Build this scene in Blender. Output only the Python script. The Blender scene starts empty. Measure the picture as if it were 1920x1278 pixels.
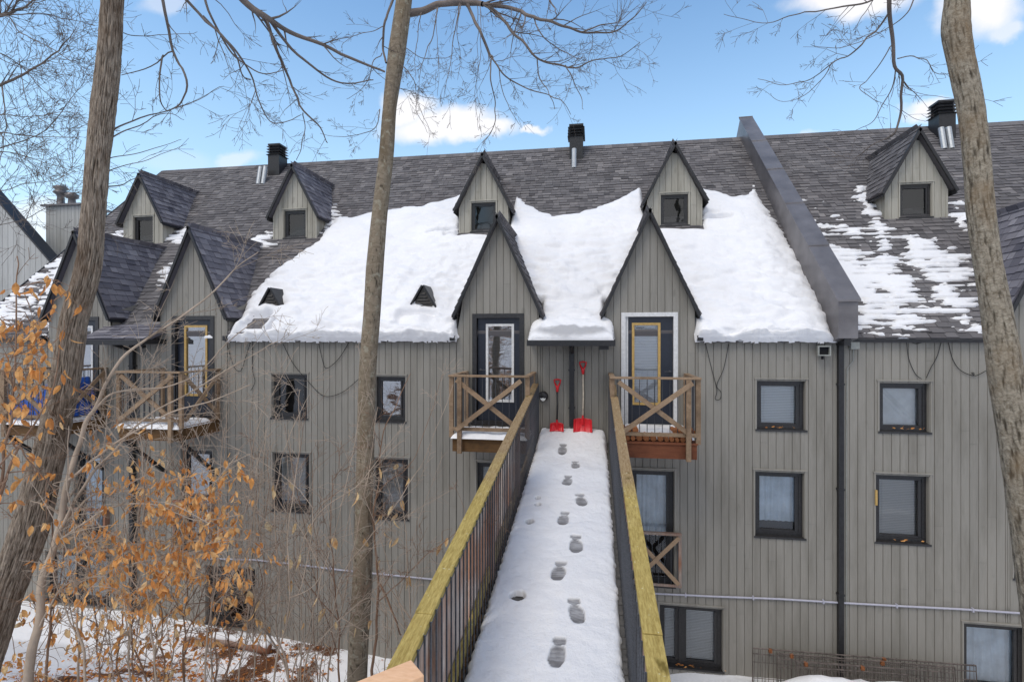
import bpy, math, random
import numpy as np
from mathutils import Vector, Matrix, noise

# ------------------------------------------------------------------ camera, sky, sun, exposure
H0 = 6.3                      # eye height above the yard at the foot of the wall
YAW = math.radians(9.0)
scene = bpy.context.scene
COL = scene.collection
cam_d = bpy.data.cameras.new("camera"); cam = bpy.data.objects.new("camera", cam_d); COL.objects.link(cam)
cam_d.sensor_width = 36; cam_d.lens = 18.0; cam_d.clip_end = 2000; cam_d.clip_start = 0.05
cam_d.shift_y = 5.0/1920*-1
cam.location = (0, 0, H0); cam.rotation_euler = (math.pi/2, 0, YAW)
scene.camera = cam
SUN_EL, SUN_AZ = math.radians(55), math.radians(212)     # azimuth clockwise from +Y
world = bpy.data.worlds.new("World"); scene.world = world; world.use_nodes = True
EXPOSURE = 0.36
scene.view_settings.view_transform = 'Standard'; scene.view_settings.look = 'None'
scene.view_settings.exposure = EXPOSURE; scene.view_settings.gamma = 1

def px_dir(px, py):
    """world direction of a photo pixel: where a measured ray goes"""
    u = (px-960)/960; v = (634-py)/960
    return Vector((u*math.cos(YAW)-math.sin(YAW), math.cos(YAW)+u*math.sin(YAW), v))

def build_world():
    nt = world.node_tree; N = nt.nodes; L = nt.links; N.clear()
    out = N.new('ShaderNodeOutputWorld'); bg = N.new('ShaderNodeBackground')
    sky = N.new('ShaderNodeTexSky'); sky.sky_type = 'NISHITA'; sky.sun_disc = False
    sky.sun_elevation = SUN_EL; sky.sun_rotation = SUN_AZ; sky.altitude = 200; sky.air_density = 1.25; sky.dust_density = 0.35; sky.ozone_density = 2.2
    tc = N.new('ShaderNodeTexCoord'); sep = N.new('ShaderNodeSeparateXYZ'); L.new(tc.outputs['Generated'], sep.inputs[0])
    def M(op, a, b=None, c=None, clamp=False):
        n = N.new('ShaderNodeMath'); n.operation = op; n.use_clamp = clamp
        for i, x in enumerate((a, b, c)):
            if x is None: continue
            if isinstance(x, (int, float)): n.inputs[i].default_value = x
            else: L.new(x, n.inputs[i])
        return n.outputs[0]
    y = M('MAXIMUM', sep.outputs[1], 0.02)
    sx = M('DIVIDE', sep.outputs[0], y); sz = M('DIVIDE', sep.outputs[2], y)
    nz = N.new('ShaderNodeTexNoise'); nz.inputs['Scale'].default_value = 9; nz.inputs['Detail'].default_value = 7; nz.inputs['Roughness'].default_value = 0.55
    L.new(tc.outputs['Generated'], nz.inputs['Vector'])
    ns = N.new('ShaderNodeSeparateColor'); L.new(nz.outputs['Color'], ns.inputs[0])
    sx = M('ADD', sx, M('MULTIPLY', M('SUBTRACT', ns.outputs[0], 0.5), 0.16))
    sz = M('ADD', sz, M('MULTIPLY', M('SUBTRACT', ns.outputs[1], 0.5), 0.10))
    blobs = [(830,228,120,38,1),(760,195,50,36,1),(900,240,80,26,1),(1000,240,26,10,.9),(450,295,60,18,.55),(1600,0,90,34,1),(1740,207,48,20,.95),
             (1830,5,60,55,1),(1862,52,30,16,.7),(300,10,70,22,.5),(60,420,140,60,.7),(330,300,120,26,.3),(1460,258,60,10,.6),(1225,50,3,3,0)]
    tot = None
    for px, py, w, h, a in blobs:
        d = px_dir(px, py); cx, cz = d.x/d.y, d.z/d.y
        ex = M('DIVIDE', M('SUBTRACT', sx, cx), w/960*1.1); ez = M('DIVIDE', M('SUBTRACT', sz, cz), h/960*1.05)
        r = M('ADD', M('MULTIPLY', ex, ex), M('MULTIPLY', ez, ez))
        f = M('MULTIPLY', M('SUBTRACT', 1.25, M('MULTIPLY', r, 0.95), clamp=True), a)
        tot = f if tot is None else M('MAXIMUM', tot, f)
    # unseen cloud cover added behind the camera to neutralise the blue sky light
    nb = N.new('ShaderNodeTexNoise'); nb.inputs['Scale'].default_value = 2.2; nb.inputs['Detail'].default_value = 8
    L.new(tc.outputs['Generated'], nb.inputs['Vector'])
    back = M('MULTIPLY', M('SUBTRACT', nb.outputs[0], 0.36), 7.0, clamp=True)
    back = M('MULTIPLY', back, M('LESS_THAN', sep.outputs[1], 0.03))
    tot = M('MAXIMUM', tot, back)
    mr = N.new('ShaderNodeMapRange'); mr.interpolation_type = 'SMOOTHSTEP'; mr.inputs[1].default_value = 0.0; mr.inputs[2].default_value = 1.3
    L.new(tot, mr.inputs[0])
    # haze whitening of the clear sky low down
    tint = N.new('ShaderNodeMix'); tint.data_type = 'RGBA'; tint.blend_type = 'MULTIPLY'; tint.inputs[0].default_value = 1
    L.new(sky.outputs[0], tint.inputs[6]); tint.inputs[7].default_value = (1.08, 1.28, 1.34, 1)
    hz = N.new('ShaderNodeMapRange'); hz.interpolation_type = 'SMOOTHSTEP'; hz.inputs[1].default_value = 0.62; hz.inputs[2].default_value = 0.0; hz.inputs[3].default_value = 0; hz.inputs[4].default_value = 0.72
    L.new(sep.outputs[2], hz.inputs[0])
    mx = N.new('ShaderNodeMix'); mx.data_type = 'RGBA'; L.new(hz.outputs[0], mx.inputs[0]); L.new(tint.outputs[2], mx.inputs[6]); mx.inputs[7].default_value = (4.3, 5.9, 7.2, 1)
    mc = N.new('ShaderNodeMix'); mc.data_type = 'RGBA'; L.new(mr.outputs[0], mc.inputs[0]); L.new(mx.outputs[2], mc.inputs[6]); mc.inputs[7].default_value = (6.7, 6.45, 6.35, 1)
    L.new(mc.outputs[2], bg.inputs[0]); bg.inputs[1].default_value = 0.13; L.new(bg.outputs[0], out.inputs[0])
build_world()
sun_d = bpy.data.lights.new("sun", 'SUN'); sun_d.energy = 1.2; sun_d.angle = math.radians(26); sun_d.color = (1, .93, .82)
sun = bpy.data.objects.new("sun", sun_d); COL.objects.link(sun)
sd = Vector((math.sin(SUN_AZ)*math.cos(SUN_EL), math.cos(SUN_AZ)*math.cos(SUN_EL), math.sin(SUN_EL)))
sun.rotation_euler = sd.to_track_quat('Z', 'Y').to_euler(); sun.location = (0, -10, 30)

# ------------------------------------------------------------------ measuring
WY = 9.6                                   # plane of the facade (coordinates below are relative to the eye)
def wall(px, py, Y=WY):
    d = px_dir(px, py); return d*(Y/d.y)
def roofp(px, py, h=0.0):
    d = px_dir(px, py); return d*((9.5+0 - h*1.4142)/(d.y-d.z))      # plane Z = Y-9.5 (+h)
def at(px, py, t):
    return px_dir(px, py)*t
R = random.Random(7)
nse = lambda x, y, z=0.0: noise.noise(Vector((x, y, z)))
def fbm(x, y, z=0.0, o=4):
    s, a = 0, 1
    for i in range(o):
        s += a*nse(x, y, z); x *= 2.03; y *= 2.03; z = z*2.03+5; a *= .5
    return s

# ------------------------------------------------------------------ mesh building
class MB:
    def __init__(s): s.v = []; s.f = []; s.t = []; s.m = []; s.va = None
    def face(s, pts, tint=.5, mat=0):
        n = len(s.v); s.v += [tuple(p) for p in pts]; s.f.append(tuple(range(n, n+len(pts)))); s.t.append(tint); s.m.append(mat)
    def hexa(s, P, tint=.5, mat=0):
        """8 points: bottom ring 0-3 then top ring 4-7"""
        n = len(s.v); s.v += [tuple(p) for p in P]
        for q in ((3,2,1,0),(4,5,6,7),(0,1,5,4),(1,2,6,5),(2,3,7,6),(3,0,4,7)):
            s.f.append(tuple(n+i for i in q)); s.t.append(tint); s.m.append(mat)
    def box(s, x0, x1, y0, y1, z0, z1, tint=.5, mat=0):
        s.hexa([(x0,y0,z0),(x1,y0,z0),(x1,y1,z0),(x0,y1,z0),(x0,y0,z1),(x1,y0,z1),(x1,y1,z1),(x0,y1,z1)], tint, mat)
    def beam(s, a, b, w, h, up=(0,0,1), tint=.5, mat=0):
        a, b = Vector(a), Vector(b); d = (b-a).normalized(); sd = d.cross(Vector(up))
        if sd.length < 1e-4: sd = d.cross(Vector((0,1,0)))
        sd.normalize(); u = sd.cross(d).normalized(); sd *= w/2; u *= h/2
        s.hexa([a-sd-u, a+sd-u, b+sd-u, b-sd-u, a-sd+u, a+sd+u, b+sd+u, b-sd+u], tint, mat)
    def prism(s, poly, vec, tint=.5, mat=0):
        """polygon (list of 3-D points) extruded by vec"""
        vec = Vector(vec); k = len(poly); n = len(s.v)
        s.v += [tuple(p) for p in poly] + [tuple(Vector(p)+vec) for p in poly]
        s.f.append(tuple(range(n, n+k))); s.f.append(tuple(range(n+2*k-1, n+k-1, -1)))
        for i in range(k): s.f.append((n+i, n+k+i, n+k+(i+1)%k, n+(i+1)%k))
        s.t += [tint]*(k+2); s.m += [mat]*(k+2)
    def tube(s, pts, rad, seg=6, tint=.5, mat=0, cap=True):
        pts = [Vector(p) for p in pts]; k = len(pts)
        if not hasattr(rad, '__len__'): rad = [rad]*k
        n = len(s.v); ref = None
        for i, p in enumerate(pts):
            d = (pts[min(i+1, k-1)]-pts[max(i-1, 0)])
            d = d.normalized() if d.length > 1e-9 else Vector((0,0,1))
            if ref is None: ref = d.orthogonal().normalized()
            ref = (ref-d*ref.dot(d)); ref = ref.normalized() if ref.length > 1e-6 else d.orthogonal().normalized()
            b = d.cross(ref)
            for j in range(seg):
                a = 2*math.pi*j/seg; s.v.append(tuple(p+(ref*math.cos(a)+b*math.sin(a))*rad[i]))
        for i in range(k-1):
            for j in range(seg):
                j2 = (j+1) % seg
                s.f.append((n+i*seg+j, n+i*seg+j2, n+(i+1)*seg+j2, n+(i+1)*seg+j)); s.t.append(tint); s.m.append(mat)
        if cap:
            s.f.append(tuple(n+seg-1-j for j in range(seg))); s.f.append(tuple(n+(k-1)*seg+j for j in range(seg))); s.t += [tint]*2; s.m += [mat]*2
    def lathe(s, c, prof, axis=(0,0,1), seg=20, tint=.5, mat=0):
        ax = Vector(axis).normalized(); r = ax.orthogonal().normalized(); b = ax.cross(r); n = len(s.v); c = Vector(c); k = len(prof)
        for (rr, hh) in prof:
            for j in range(seg):
                a = 2*math.pi*j/seg; s.v.append(tuple(c+ax*hh+(r*math.cos(a)+b*math.sin(a))*max(rr, 1e-4)))
        for i in range(k-1):
            for j in range(seg):
                j2 = (j+1) % seg; s.f.append((n+i*seg+j, n+i*seg+j2, n+(i+1)*seg+j2, n+(i+1)*seg+j)); s.t.append(tint); s.m.append(mat)
    def build(s, name, mats, parent=None, smooth=False, loc=None, bevel=0):
        """vertices are eye-relative; loc (eye-relative) is the object's origin"""
        me = bpy.data.meshes.new(name)
        if parent is not None:
            o0 = Vector(parent.get('_w', (0,0,0)))
        base = Vector(loc) if loc is not None else (Vector((0,0,0)) if parent is None else o0)
        if parent is None and loc is None and s.v:
            V = np.array(s.v); base = Vector(((V[:,0].min()+V[:,0].max())/2, (V[:,1].min()+V[:,1].max())/2, V[:,2].min()))
        V = np.array(s.v, dtype=float)-np.array(base)
        me.from_pydata([tuple(x) for x in V], [], s.f)
        at_ = me.attributes.new('tint', 'FLOAT', 'FACE'); at_.data.foreach_set('value', s.t)
        if s.va is not None:
            a2 = me.attributes.new('wear_dark', 'FLOAT', 'POINT'); a2.data.foreach_set('value', s.va)
        if not isinstance(mats, (list, tuple)): mats = [mats]
        for m in mats: me.materials.append(m)
        if len(mats) > 1: me.polygons.foreach_set('material_index', s.m)
        if smooth: me.polygons.foreach_set('use_smooth', [True]*len(s.f))
        me.update()
        o = bpy.data.objects.new(name, me); COL.objects.link(o)
        o['_w'] = tuple(base)
        if parent is None: o.location = base+Vector((0,0,H0))
        else: o.parent = parent; o.location = base-o0
        if bevel:
            b = o.modifiers.new('bevel', 'BEVEL'); b.width = bevel; b.segments = 2; b.limit_method = 'ANGLE'
        return o
def empty(name, loc, rz=0):
    o = bpy.data.objects.new(name, None); COL.objects.link(o); o.location = Vector(loc)+Vector((0,0,H0)); o['_w'] = tuple(loc); o.rotation_euler = (0,0,rz); o.empty_display_size = .2; return o
def tag(o, label=None, cat=None, group=None, kind=None):
    if label: o['label'] = label
    if cat: o['category'] = cat
    if group: o['group'] = group
    if kind: o['kind'] = kind
    return o
def copy_part(o, off, parent=None):
    c = o.copy(); COL.objects.link(c); c.parent = parent or o.parent; c.location = Vector(o.location)+Vector(off); return c

# ------------------------------------------------------------------ materials
class Mat:
    def __init__(s, name, rough=.7, spec=.5):
        s.m = bpy.data.materials.new(name); s.m.use_nodes = True; s.nt = s.m.node_tree; s.N = s.nt.nodes; s.L = s.nt.links
        s.b = s.N['Principled BSDF']; s.b.inputs['Roughness'].default_value = rough; s.b.inputs['Specular IOR Level'].default_value = spec
        s.tc = s.N.new('ShaderNodeTexCoord')
    def link(s, a, b): s.L.new(a, b)
    def attr(s, n='tint'):
        a = s.N.new('ShaderNodeAttribute'); a.attribute_name = n; return a.outputs['Fac']
    def noise(s, scale=5, detail=5, rough=.55, stretch=(1,1,1), out=0, dist=0):
        mp = s.N.new('ShaderNodeMapping'); mp.inputs['Scale'].default_value = stretch; s.link(s.tc.outputs['Object'], mp.inputs[0])
        n = s.N.new('ShaderNodeTexNoise'); n.inputs['Scale'].default_value = scale; n.inputs['Detail'].default_value = detail; n.inputs['Roughness'].default_value = rough; n.inputs['Distortion'].default_value = dist
        s.link(mp.outputs[0], n.inputs['Vector']); return n.outputs[out]
    def ramp(s, fac, stops):
        r = s.N.new('ShaderNodeValToRGB'); e = r.color_ramp.elements
        while len(e) > 1: e.remove(e[-1])
        for i, (p, c) in enumerate(stops):
            if isinstance(c, (int, float)): c = (c, c, c)
            el = e[0] if i == 0 else e.new(p); el.position = p; el.color = (*c, 1)
        s.link(fac, r.inputs[0]); return r.outputs[0]
    def mix(s, fac, a, b, mode='MIX'):
        m = s.N.new('ShaderNodeMix'); m.data_type = 'RGBA'; m.blend_type = mode
        for i, x in ((0, fac), (6, a), (7, b)):
            if isinstance(x, (int, float)): m.inputs[i].default_value = x
            elif isinstance(x, tuple): m.inputs[i].default_value = (*x, 1)
            else: s.link(x, m.inputs[i])
        return m.outputs[2]
    def math(s, op, a, b=0.0, clamp=False):
        n = s.N.new('ShaderNodeMath'); n.operation = op; n.use_clamp = clamp
        for i, x in enumerate((a, b)):
            if isinstance(x, (int, float)): n.inputs[i].default_value = x
            else: s.link(x, n.inputs[i])
        return n.outputs[0]
    def color(s, c):
        if isinstance(c, tuple): s.b.inputs['Base Color'].default_value = (*c, 1)
        else: s.link(c, s.b.inputs['Base Color'])
        return s
    def bump(s, h, strength=.3, dist=.01):
        b = s.N.new('ShaderNodeBump'); b.inputs['Strength'].default_value = strength; b.inputs['Distance'].default_value = dist
        s.link(h, b.inputs['Height']); s.link(b.outputs[0], s.b.inputs['Normal']); return s

def siding_mat(name, dark, light, weather):
    m = Mat(name, .75, .25)
    g = m.noise(6, 6, .6, (9, 9, .45), dist=.4); big = m.noise(.45, 4, .5); t = m.attr()
    base = m.mix(t, dark, light)
    base = m.mix(m.ramp(g, [(.3, 0.0), (.75, .6)]), base, tuple(x*1.14 for x in light))
    kn = m.ramp(m.noise(2.6, 2, .4, (2.2, 2.2, 1)), [(.69, 0.0), (.75, .45)])
    base = m.mix(kn, base, tuple(x*.72 for x in dark))
    st = m.ramp(m.noise(1.4, 6, .65, (2.6, 2.6, .35)), [(.46, 0.0), (.72, weather)])
    base = m.mix(st, base, (dark[0]*.62, dark[1]*.6, dark[2]*.55))
    base = m.mix(m.ramp(big, [(.35, 0.0), (.7, .3)]), base, (light[0]*1.1, light[1]*1.1, light[2]*1.1))
    m.color(base); m.bump(g, .35, .004); return m.m
M_SID = siding_mat('siding_paint', (.196,.186,.166), (.264,.250,.224), .6)
M_SIDW = siding_mat('siding_weathered', (.25,.238,.205), (.38,.362,.312), .8)
M_SIDN = siding_mat('siding_neighbour', (.27,.27,.26), (.40,.40,.39), .5)

def shingle_mat(name, stops):
    m = Mat(name, .9, .2); t = m.attr(); n = m.noise(140, 3, .7); w = m.noise(1.2, 5, .6)
    c = m.ramp(t, stops)
    c = m.mix(m.ramp(n, [(.35, 0.0), (.7, .5)]), c, m.mix(1.0, c, (1.5,1.5,1.5), 'MULTIPLY'))
    c = m.mix(m.ramp(w, [(.45, 0.0), (.75, .35)]), c, (.13,.115,.115))
    m.color(c); m.bump(n, .5, .004); return m.m
M_SHG = shingle_mat('shingles_plum', [(0,(.066,.063,.067)), (.5,(.124,.118,.122)), (1,(.205,.193,.194))])
M_SHB = shingle_mat('shingles_slate_blue', [(0,(.055,.055,.072)), (.45,(.135,.13,.15)), (1,(.25,.24,.26))])

def plain(name, c, rough=.5, spec=.5, metal=0, nz=0, scale=20):
    m = Mat(name, rough, spec); m.b.inputs['Metallic'].default_value = metal
    if nz:
        n = m.noise(scale, 5, .6); m.color(m.mix(m.ramp(n, [(.3, 0.0), (.7, 1.0)]), tuple(x*(1-nz) for x in c), tuple(x*(1+nz) for x in c))); m.bump(n, .15, .003)
    else: m.color(c)
    return m.m
M_BLK = plain('black_trim', (.018,.018,.02), .45, .4, nz=.4)
M_BLKF = plain('black_window_frame', (.022,.021,.022), .4, .5, nz=.5, scale=30)
M_NAVY = plain('navy_door_paint', (.012,.016,.028), .35, .5, nz=.2)
M_WHT = plain('white_door_trim', (.62,.62,.62), .5, .4, nz=.12)
M_GOLD = plain('yellowed_door_lite_frame', (.46,.30,.10), .5, .4, nz=.2)
M_IRON = plain('grey_black_iron', (.05,.053,.062), .42, .5, nz=.4, scale=60)
M_RED = plain('red_plastic', (.62,.012,.02), .35, .5, nz=.12)
M_SILV = plain('galvanised_metal', (.40,.42,.44), .5, .5, .7, nz=.15)
M_DARK = plain('room_dark', (.02,.02,.022), .9, .1)
M_GALV = plain('conduit_grey_plastic', (.40,.40,.47), .4, .5, nz=.1)
M_CABLE = plain('black_cable', (.02,.02,.02), .6, .3)
M_TARP = plain('blue_tarpaulin', (.02,.09,.42), .4, .5, nz=.4, scale=6)
M_BOXG = plain('grey_plastic_box', (.28,.29,.27), .5, .4, nz=.15)
M_LENS = plain('lamp_lens', (.75,.75,.72), .2, .5)
M_BOOT = plain('rusted_wire', (.12,.10,.09), .6, .4, .3, nz=.5, scale=12)
M_RUST = plain('rusty_metal', (.22,.085,.035), .8, .2, nz=.5, scale=25)

def flashing():
    m = Mat('grey_metal_flashing', .38, .5); m.b.inputs['Metallic'].default_value = .35
    n = m.noise(2.2, 5, .55); n2 = m.noise(30, 3, .6)
    m.color(m.mix(m.ramp(n, [(.3, 0.0), (.72, 1.0)]), (.115,.108,.113), (.205,.193,.198))); m.bump(m.noise(3, 3, .5), .25, .02); return m.m
M_FLASH = flashing()

def snow_mat(name='snow', packed=False):
    m = Mat(name, .6, .3)
    n = m.noise(9, 6, .6); f = m.noise(70, 4, .65)
    c = m.mix(m.ramp(m.noise(1.1, 5, .6), [(.35, 0.0), (.75, 1.0)]), (.82,.82,.84), (.75,.752,.78))
    wear_dark = m.attr('wear_dark')
    c = m.mix(wear_dark, c, (.17,.165,.17))
    m.color(c); h = m.math('ADD', n, m.math('MULTIPLY', f, .25)); m.bump(h, .55, .04)
    m.b.inputs['Subsurface Weight'].default_value = .0
    return m.m
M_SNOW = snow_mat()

def wood(name, a, b, dark=.5, stretch=(1,1,1), sc=6, stain=None):
    m = Mat(name, .8, .25); g = m.noise(sc, 7, .65, stretch, dist=.6); t = m.attr()
    c = m.mix(m.ramp(g, [(.3, 0.0), (.7, 1.0)]), a, b)
    c = m.mix(m.math('MULTIPLY', t, .5), c, tuple(x*1.5 for x in b))
    c = m.mix(m.ramp(m.noise(2.5, 5, .6), [(.5, 0.0), (.75, dark)]), c, tuple(x*.35 for x in a))
    if stain: c = m.mix(m.ramp(m.noise(1.7, 4, .5), [(.42, 0.0), (.62, .85)]), c, stain)
    m.color(c); m.bump(g, .5, .006); return m.m
M_WOOD = wood('weathered_balcony_wood', (.13,.082,.048), (.29,.205,.135), .6, (6,6,6), 3)
M_WOODD = wood('dark_damp_beam', (.045,.025,.013), (.13,.07,.028), .7, (1,8,8), 4)
M_WOODR = wood('red_brown_beam', (.075,.025,.012), (.17,.06,.03), .6, (1,8,8), 4)
M_SLAT = wood('weathered_slats', (.13,.10,.085), (.36,.29,.25), .5, (9,9,1), 5, (.27,.11,.055))
M_SIDEB = wood('side_boards_wood', (.27,.21,.18), (.66,.56,.49), .4, (9,9,1), 5, (.45,.20,.10))
M_NEWW = wood('fresh_cedar', (.62,.33,.17), (.78,.49,.30), .1, (3,9,9), 5)
def rail_mat():
    m = Mat('mossy_handrail_wood', .85, .2)
    g = m.noise(5, 8, .7, (14,1.2,14), dist=.5); moss = m.noise(1.3, 5, .6)
    sp = m.N.new('ShaderNodeSeparateXYZ'); m.link(m.tc.outputs['Object'], sp.inputs[0])
    c1 = m.mix(m.ramp(g, [(.3, 0.0), (.72, 1.0)]), (.19,.115,.05), (.42,.31,.18))      # far bare wood
    c2 = m.mix(m.ramp(g, [(.3, 0.0), (.72, 1.0)]), (.24,.165,.04), (.58,.45,.16))     # algae on the near boards
    k = m.math('ADD', m.math('MULTIPLY', m.math('SUBTRACT', 5.9, sp.outputs[1]), .6), m.math('MULTIPLY', m.math('SUBTRACT', moss, .5), 2.2), clamp=True)
    c = m.mix(k, c1, c2)
    c = m.mix(m.ramp(m.noise(7, 3, .5, (1,.5,1)), [(.66, 0.0), (.72, .8)]), c, (.10,.07,.01))
    c = m.mix(m.ramp(m.noise(22, 3, .6), [(.68, 0.0), (.72, .8)]), c, (.6,.6,.42))
    m.color(c); m.bump(g, .7, .01); return m.m
M_RAIL = rail_mat()

def bark(name, lo, hi, sc, stretch, stain, strength=.9, spots=None, swirl=None):
    m = Mat(name, .9, .2); g = m.noise(sc, 8, .7, stretch, dist=.8); w = m.attr('wear_dark')
    c = m.mix(m.ramp(g, [(.32, 0.0), (.68, 1.0)]), lo, hi)
    c = m.mix(w, c, tuple(x*.38 for x in lo))  # attribute darkens furrow bottoms, hollows and one side of smooth trunks
    c = m.mix(m.ramp(m.noise(1.5, 5, .65, (1.5,1.5,.8)), [(.5, 0.0), (.66, .75)]), c, stain)
    if spots: c = m.mix(m.ramp(m.noise(16, 4, .6, (1,1,1)), [(.56, 0.0), (.66, .7)]), c, spots)
    m.color(c); m.bump(m.noise(sc*2.5, 6, .7, stretch), strength, .012); return m.m
M_BARKL = bark('furrowed_bark', (.14,.10,.07), (.42,.35,.28), 14, (3,3,.7), (.075,.036,.014))
M_BARKM = bark('smooth_brown_bark', (.155,.122,.085), (.30,.245,.18), 14, (1,1,2), (.13,.095,.055), .4, (.33,.31,.24))
M_BARKR = bark('scaly_bark', (.14,.11,.075), (.43,.38,.30), 34, (1,1,1.1), (.22,.15,.085), 1.0)
M_TWIG = plain('grey_brown_twigs', (.15,.125,.11), .85, .2, nz=.3, scale=3)
M_TWIGL = plain('pale_twigs', (.40,.32,.25), .85, .2, nz=.3, scale=4)
M_TWIGB = plain('brown_twigs', (.24,.15,.10), .85, .2, nz=.3, scale=4)
def leaf_mat(name, stops):
    m = Mat(name, .65, .3); t = m.attr(); n = m.noise(25, 3, .5)
    c = m.mix(m.ramp(n, [(.42, 0.0), (.7, .75)]), m.ramp(t, stops), (.36,.14,.04)); m.color(c)
    tr = m.N.new('ShaderNodeBsdfTranslucent'); m.link(c, tr.inputs[0]); ms = m.N.new('ShaderNodeMixShader'); ms.inputs[0].default_value = .35
    m.link(m.b.outputs[0], ms.inputs[1]); m.link(tr.outputs[0], ms.inputs[2]); m.link(ms.outputs[0], m.N['Material Output'].inputs[0]); return m.m
M_LEAF = leaf_mat('dry_beech_leaf', [(0,(.42,.15,.045)), (.4,(.84,.38,.11)), (.75,(.90,.53,.21)), (1,(.90,.70,.40))])
M_LEAFP = leaf_mat('pale_dry_leaf', [(0,(.62,.38,.16)), (1,(.86,.70,.42))])

def glass_mat(name, refl, tint=(1,1,1)):
    m = bpy.data.materials.new(name); m.use_nodes = True; nt = m.node_tree; N = nt.nodes; L = nt.links; N.clear()
    o = N.new('ShaderNodeOutputMaterial'); t = N.new('ShaderNodeBsdfTransparent'); t.inputs[0].default_value = (*tint, 1)
    g = N.new('ShaderNodeBsdfGlossy'); g.inputs['Roughness'].default_value = .02
    tc = N.new('ShaderNodeTexCoord'); nz = N.new('ShaderNodeTexNoise'); nz.inputs['Scale'].default_value = 2.0; nz.inputs['Detail'].default_value = 2; L.new(tc.outputs['Object'], nz.inputs['Vector'])
    b = N.new('ShaderNodeBump'); b.inputs['Strength'].default_value = .12; b.inputs['Distance'].default_value = .02; L.new(nz.outputs[0], b.inputs['Height']); L.new(b.outputs[0], g.inputs['Normal'])
    f = N.new('ShaderNodeFresnel'); f.inputs[0].default_value = 1.5; a = N.new('ShaderNodeMath'); a.operation = 'ADD'; a.inputs[1].default_value = refl; L.new(f.outputs[0], a.inputs[0])
    mx = N.new('ShaderNodeMixShader'); L.new(a.outputs[0], mx.inputs[0]); L.new(t.outputs[0], mx.inputs[1]); L.new(g.outputs[0], mx.inputs[2]); L.new(mx.outputs[0], o.inputs[0]); return m
M_GLASS = glass_mat('window_glass', .10, (.97,.98,.98)); M_GLASSR = glass_mat('mirror_like_glass', .42, (.8,.8,.82)); M_GLASSD = glass_mat('dark_window_glass', .035, (.7,.7,.7))
def blind_mat(name, c, pitch=.028):
    m = Mat(name, .7, .3); w = m.N.new('ShaderNodeTexWave'); w.bands_direction = 'Z'; w.inputs['Scale'].default_value = 1/pitch/ (2*math.pi)*6.2832/ (20/ (2*math.pi)) if False else 11; w.inputs['Distortion'].default_value = .05
    m.link(m.tc.outputs['Object'], w.inputs['Vector'])
    m.color(m.mix(m.ramp(w.outputs[0], [(.1, 0.0), (.6, 1.0)]), tuple(x*.62 for x in c), c)); m.bump(w.outputs[0], .4, .006); return m.m
M_BLIND = blind_mat('blind_slats', (.66,.70,.73)); M_BLINDG = blind_mat('grey_blind_slats', (.52,.51,.49)); M_BLINDW = blind_mat('white_blind_slats', (.86,.88,.92))
M_CURT = plain('net_curtain', (.60,.68,.76), .8, .2, nz=.2, scale=4)
M_SHEET = plain('plastic_sheet', (.58,.60,.61), .35, .5, nz=.15, scale=3)

# ------------------------------------------------------------------ layout numbers
CEN = [-9.72, -0.39, 8.95]                 # centre of each pair of doors
GAB = [c+s*1.40 for c in CEN for s in (-1, 1)]
DORM = [c+s*2.21 for c in CEN[:3] for s in (-1, 1)]
XL, XR = -14.15, 13.6
RIDGE_Y, RIDGE_Z = 15.05, 5.55
ROOF_N = Vector((0,-1,1)).normalized()
G_HW, G_PEAK, G_FOOT = .86, 2.32, .50       # door gable: half width of the roof at the foot, peak, foot heights

bld = empty('apartment_building', (0, WY, -H0)); bld.location.z = 0
tag(bld, 'long apartment building with grey vertical siding, shingled roof, dormers and gables', 'apartment building')

# ---- openings in the facade (photo measurements)
openings = []        # (x0,x1,z0,z1)
def rect_px(l, t, r, b):
    a = wall(l, t); c = wall(r, b); z1 = (wall(l, t).z+wall(r, t+(r-l)*.012).z)/2
    return [a.x, c.x, wall((l+r)/2, b).z, wall((l+r)/2, t).z]
WIN = [ # rect, fill, blind drop
 (rect_px(509,701,577,785), 'dark', 0), (rect_px(703,705,761,791), 'mirror', 0), (rect_px(1418,713,1511,807), 'blind', .95), (rect_px(1648,717,1744,811), 'sheet', 0),
 (rect_px(511,849,581,959), 'grey', .9), (rect_px(702,859,766,973), 'grey', 1), (rect_px(1415,884,1509,1008), 'curtain', .84), (rect_px(1641,890,1743,1019), 'grey', 1),
 (rect_px(893,867,990,1000), 'blind', 1), (rect_px(1183,881,1265,1098), 'curtain', .6), (rect_px(340,843,399,1030), 'mirror', .9), (rect_px(140,850,196,1000), 'curtain', 1),
 (rect_px(1806,1171,1925,1300), 'curtain', 1), (rect_px(1236,1136,1356,1254), 'double', 1), (rect_px(86,1036,206,1130), 'double', 1), (rect_px(386,1062,480,1172), 'dark', 0),
 (rect_px(-60,700,20,790), 'dark', 0), (rect_px(1900,880,2060,1090), 'curtain', .8),
]
DOORS = []
for i, g in enumerate(GAB):
    w = .50
    DOORS.append([g-w, g+w, -1.62, .47])
for w in WIN: openings.append(w[0])
for d in DOORS: openings.append(d)

def ground_z(x, y):
    """height of the yard (eye-relative)"""
    base = -H0
    if y < 8.4:
        k = min(1, max(0, (8.4-y)/6.2)); base += (3.35*k**1.15 if y > 2.2 else 3.35+ (2.2-y)*.16)
    if x < -4 and y < WY+.5: base += min(.42, (-4-x)*.075)
    if x > .4 and 5 < y < WY+2: base += .30*min(1, (x-.4)/1.2)+(.60+.10*nse(x*1.6, y*1.6, 2)+.05*nse(x*5, y*5, 4))*math.exp(-((x-4.8+.2*nse(x, y, 7))/1.7)**4)*math.exp(-((y-8.75)/.5)**2)+.22*math.exp(-((x-3.2)/.9)**2)*math.exp(-((y-8.9)/.5)**2)
    if y > 20: base += 0
    return base

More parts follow.
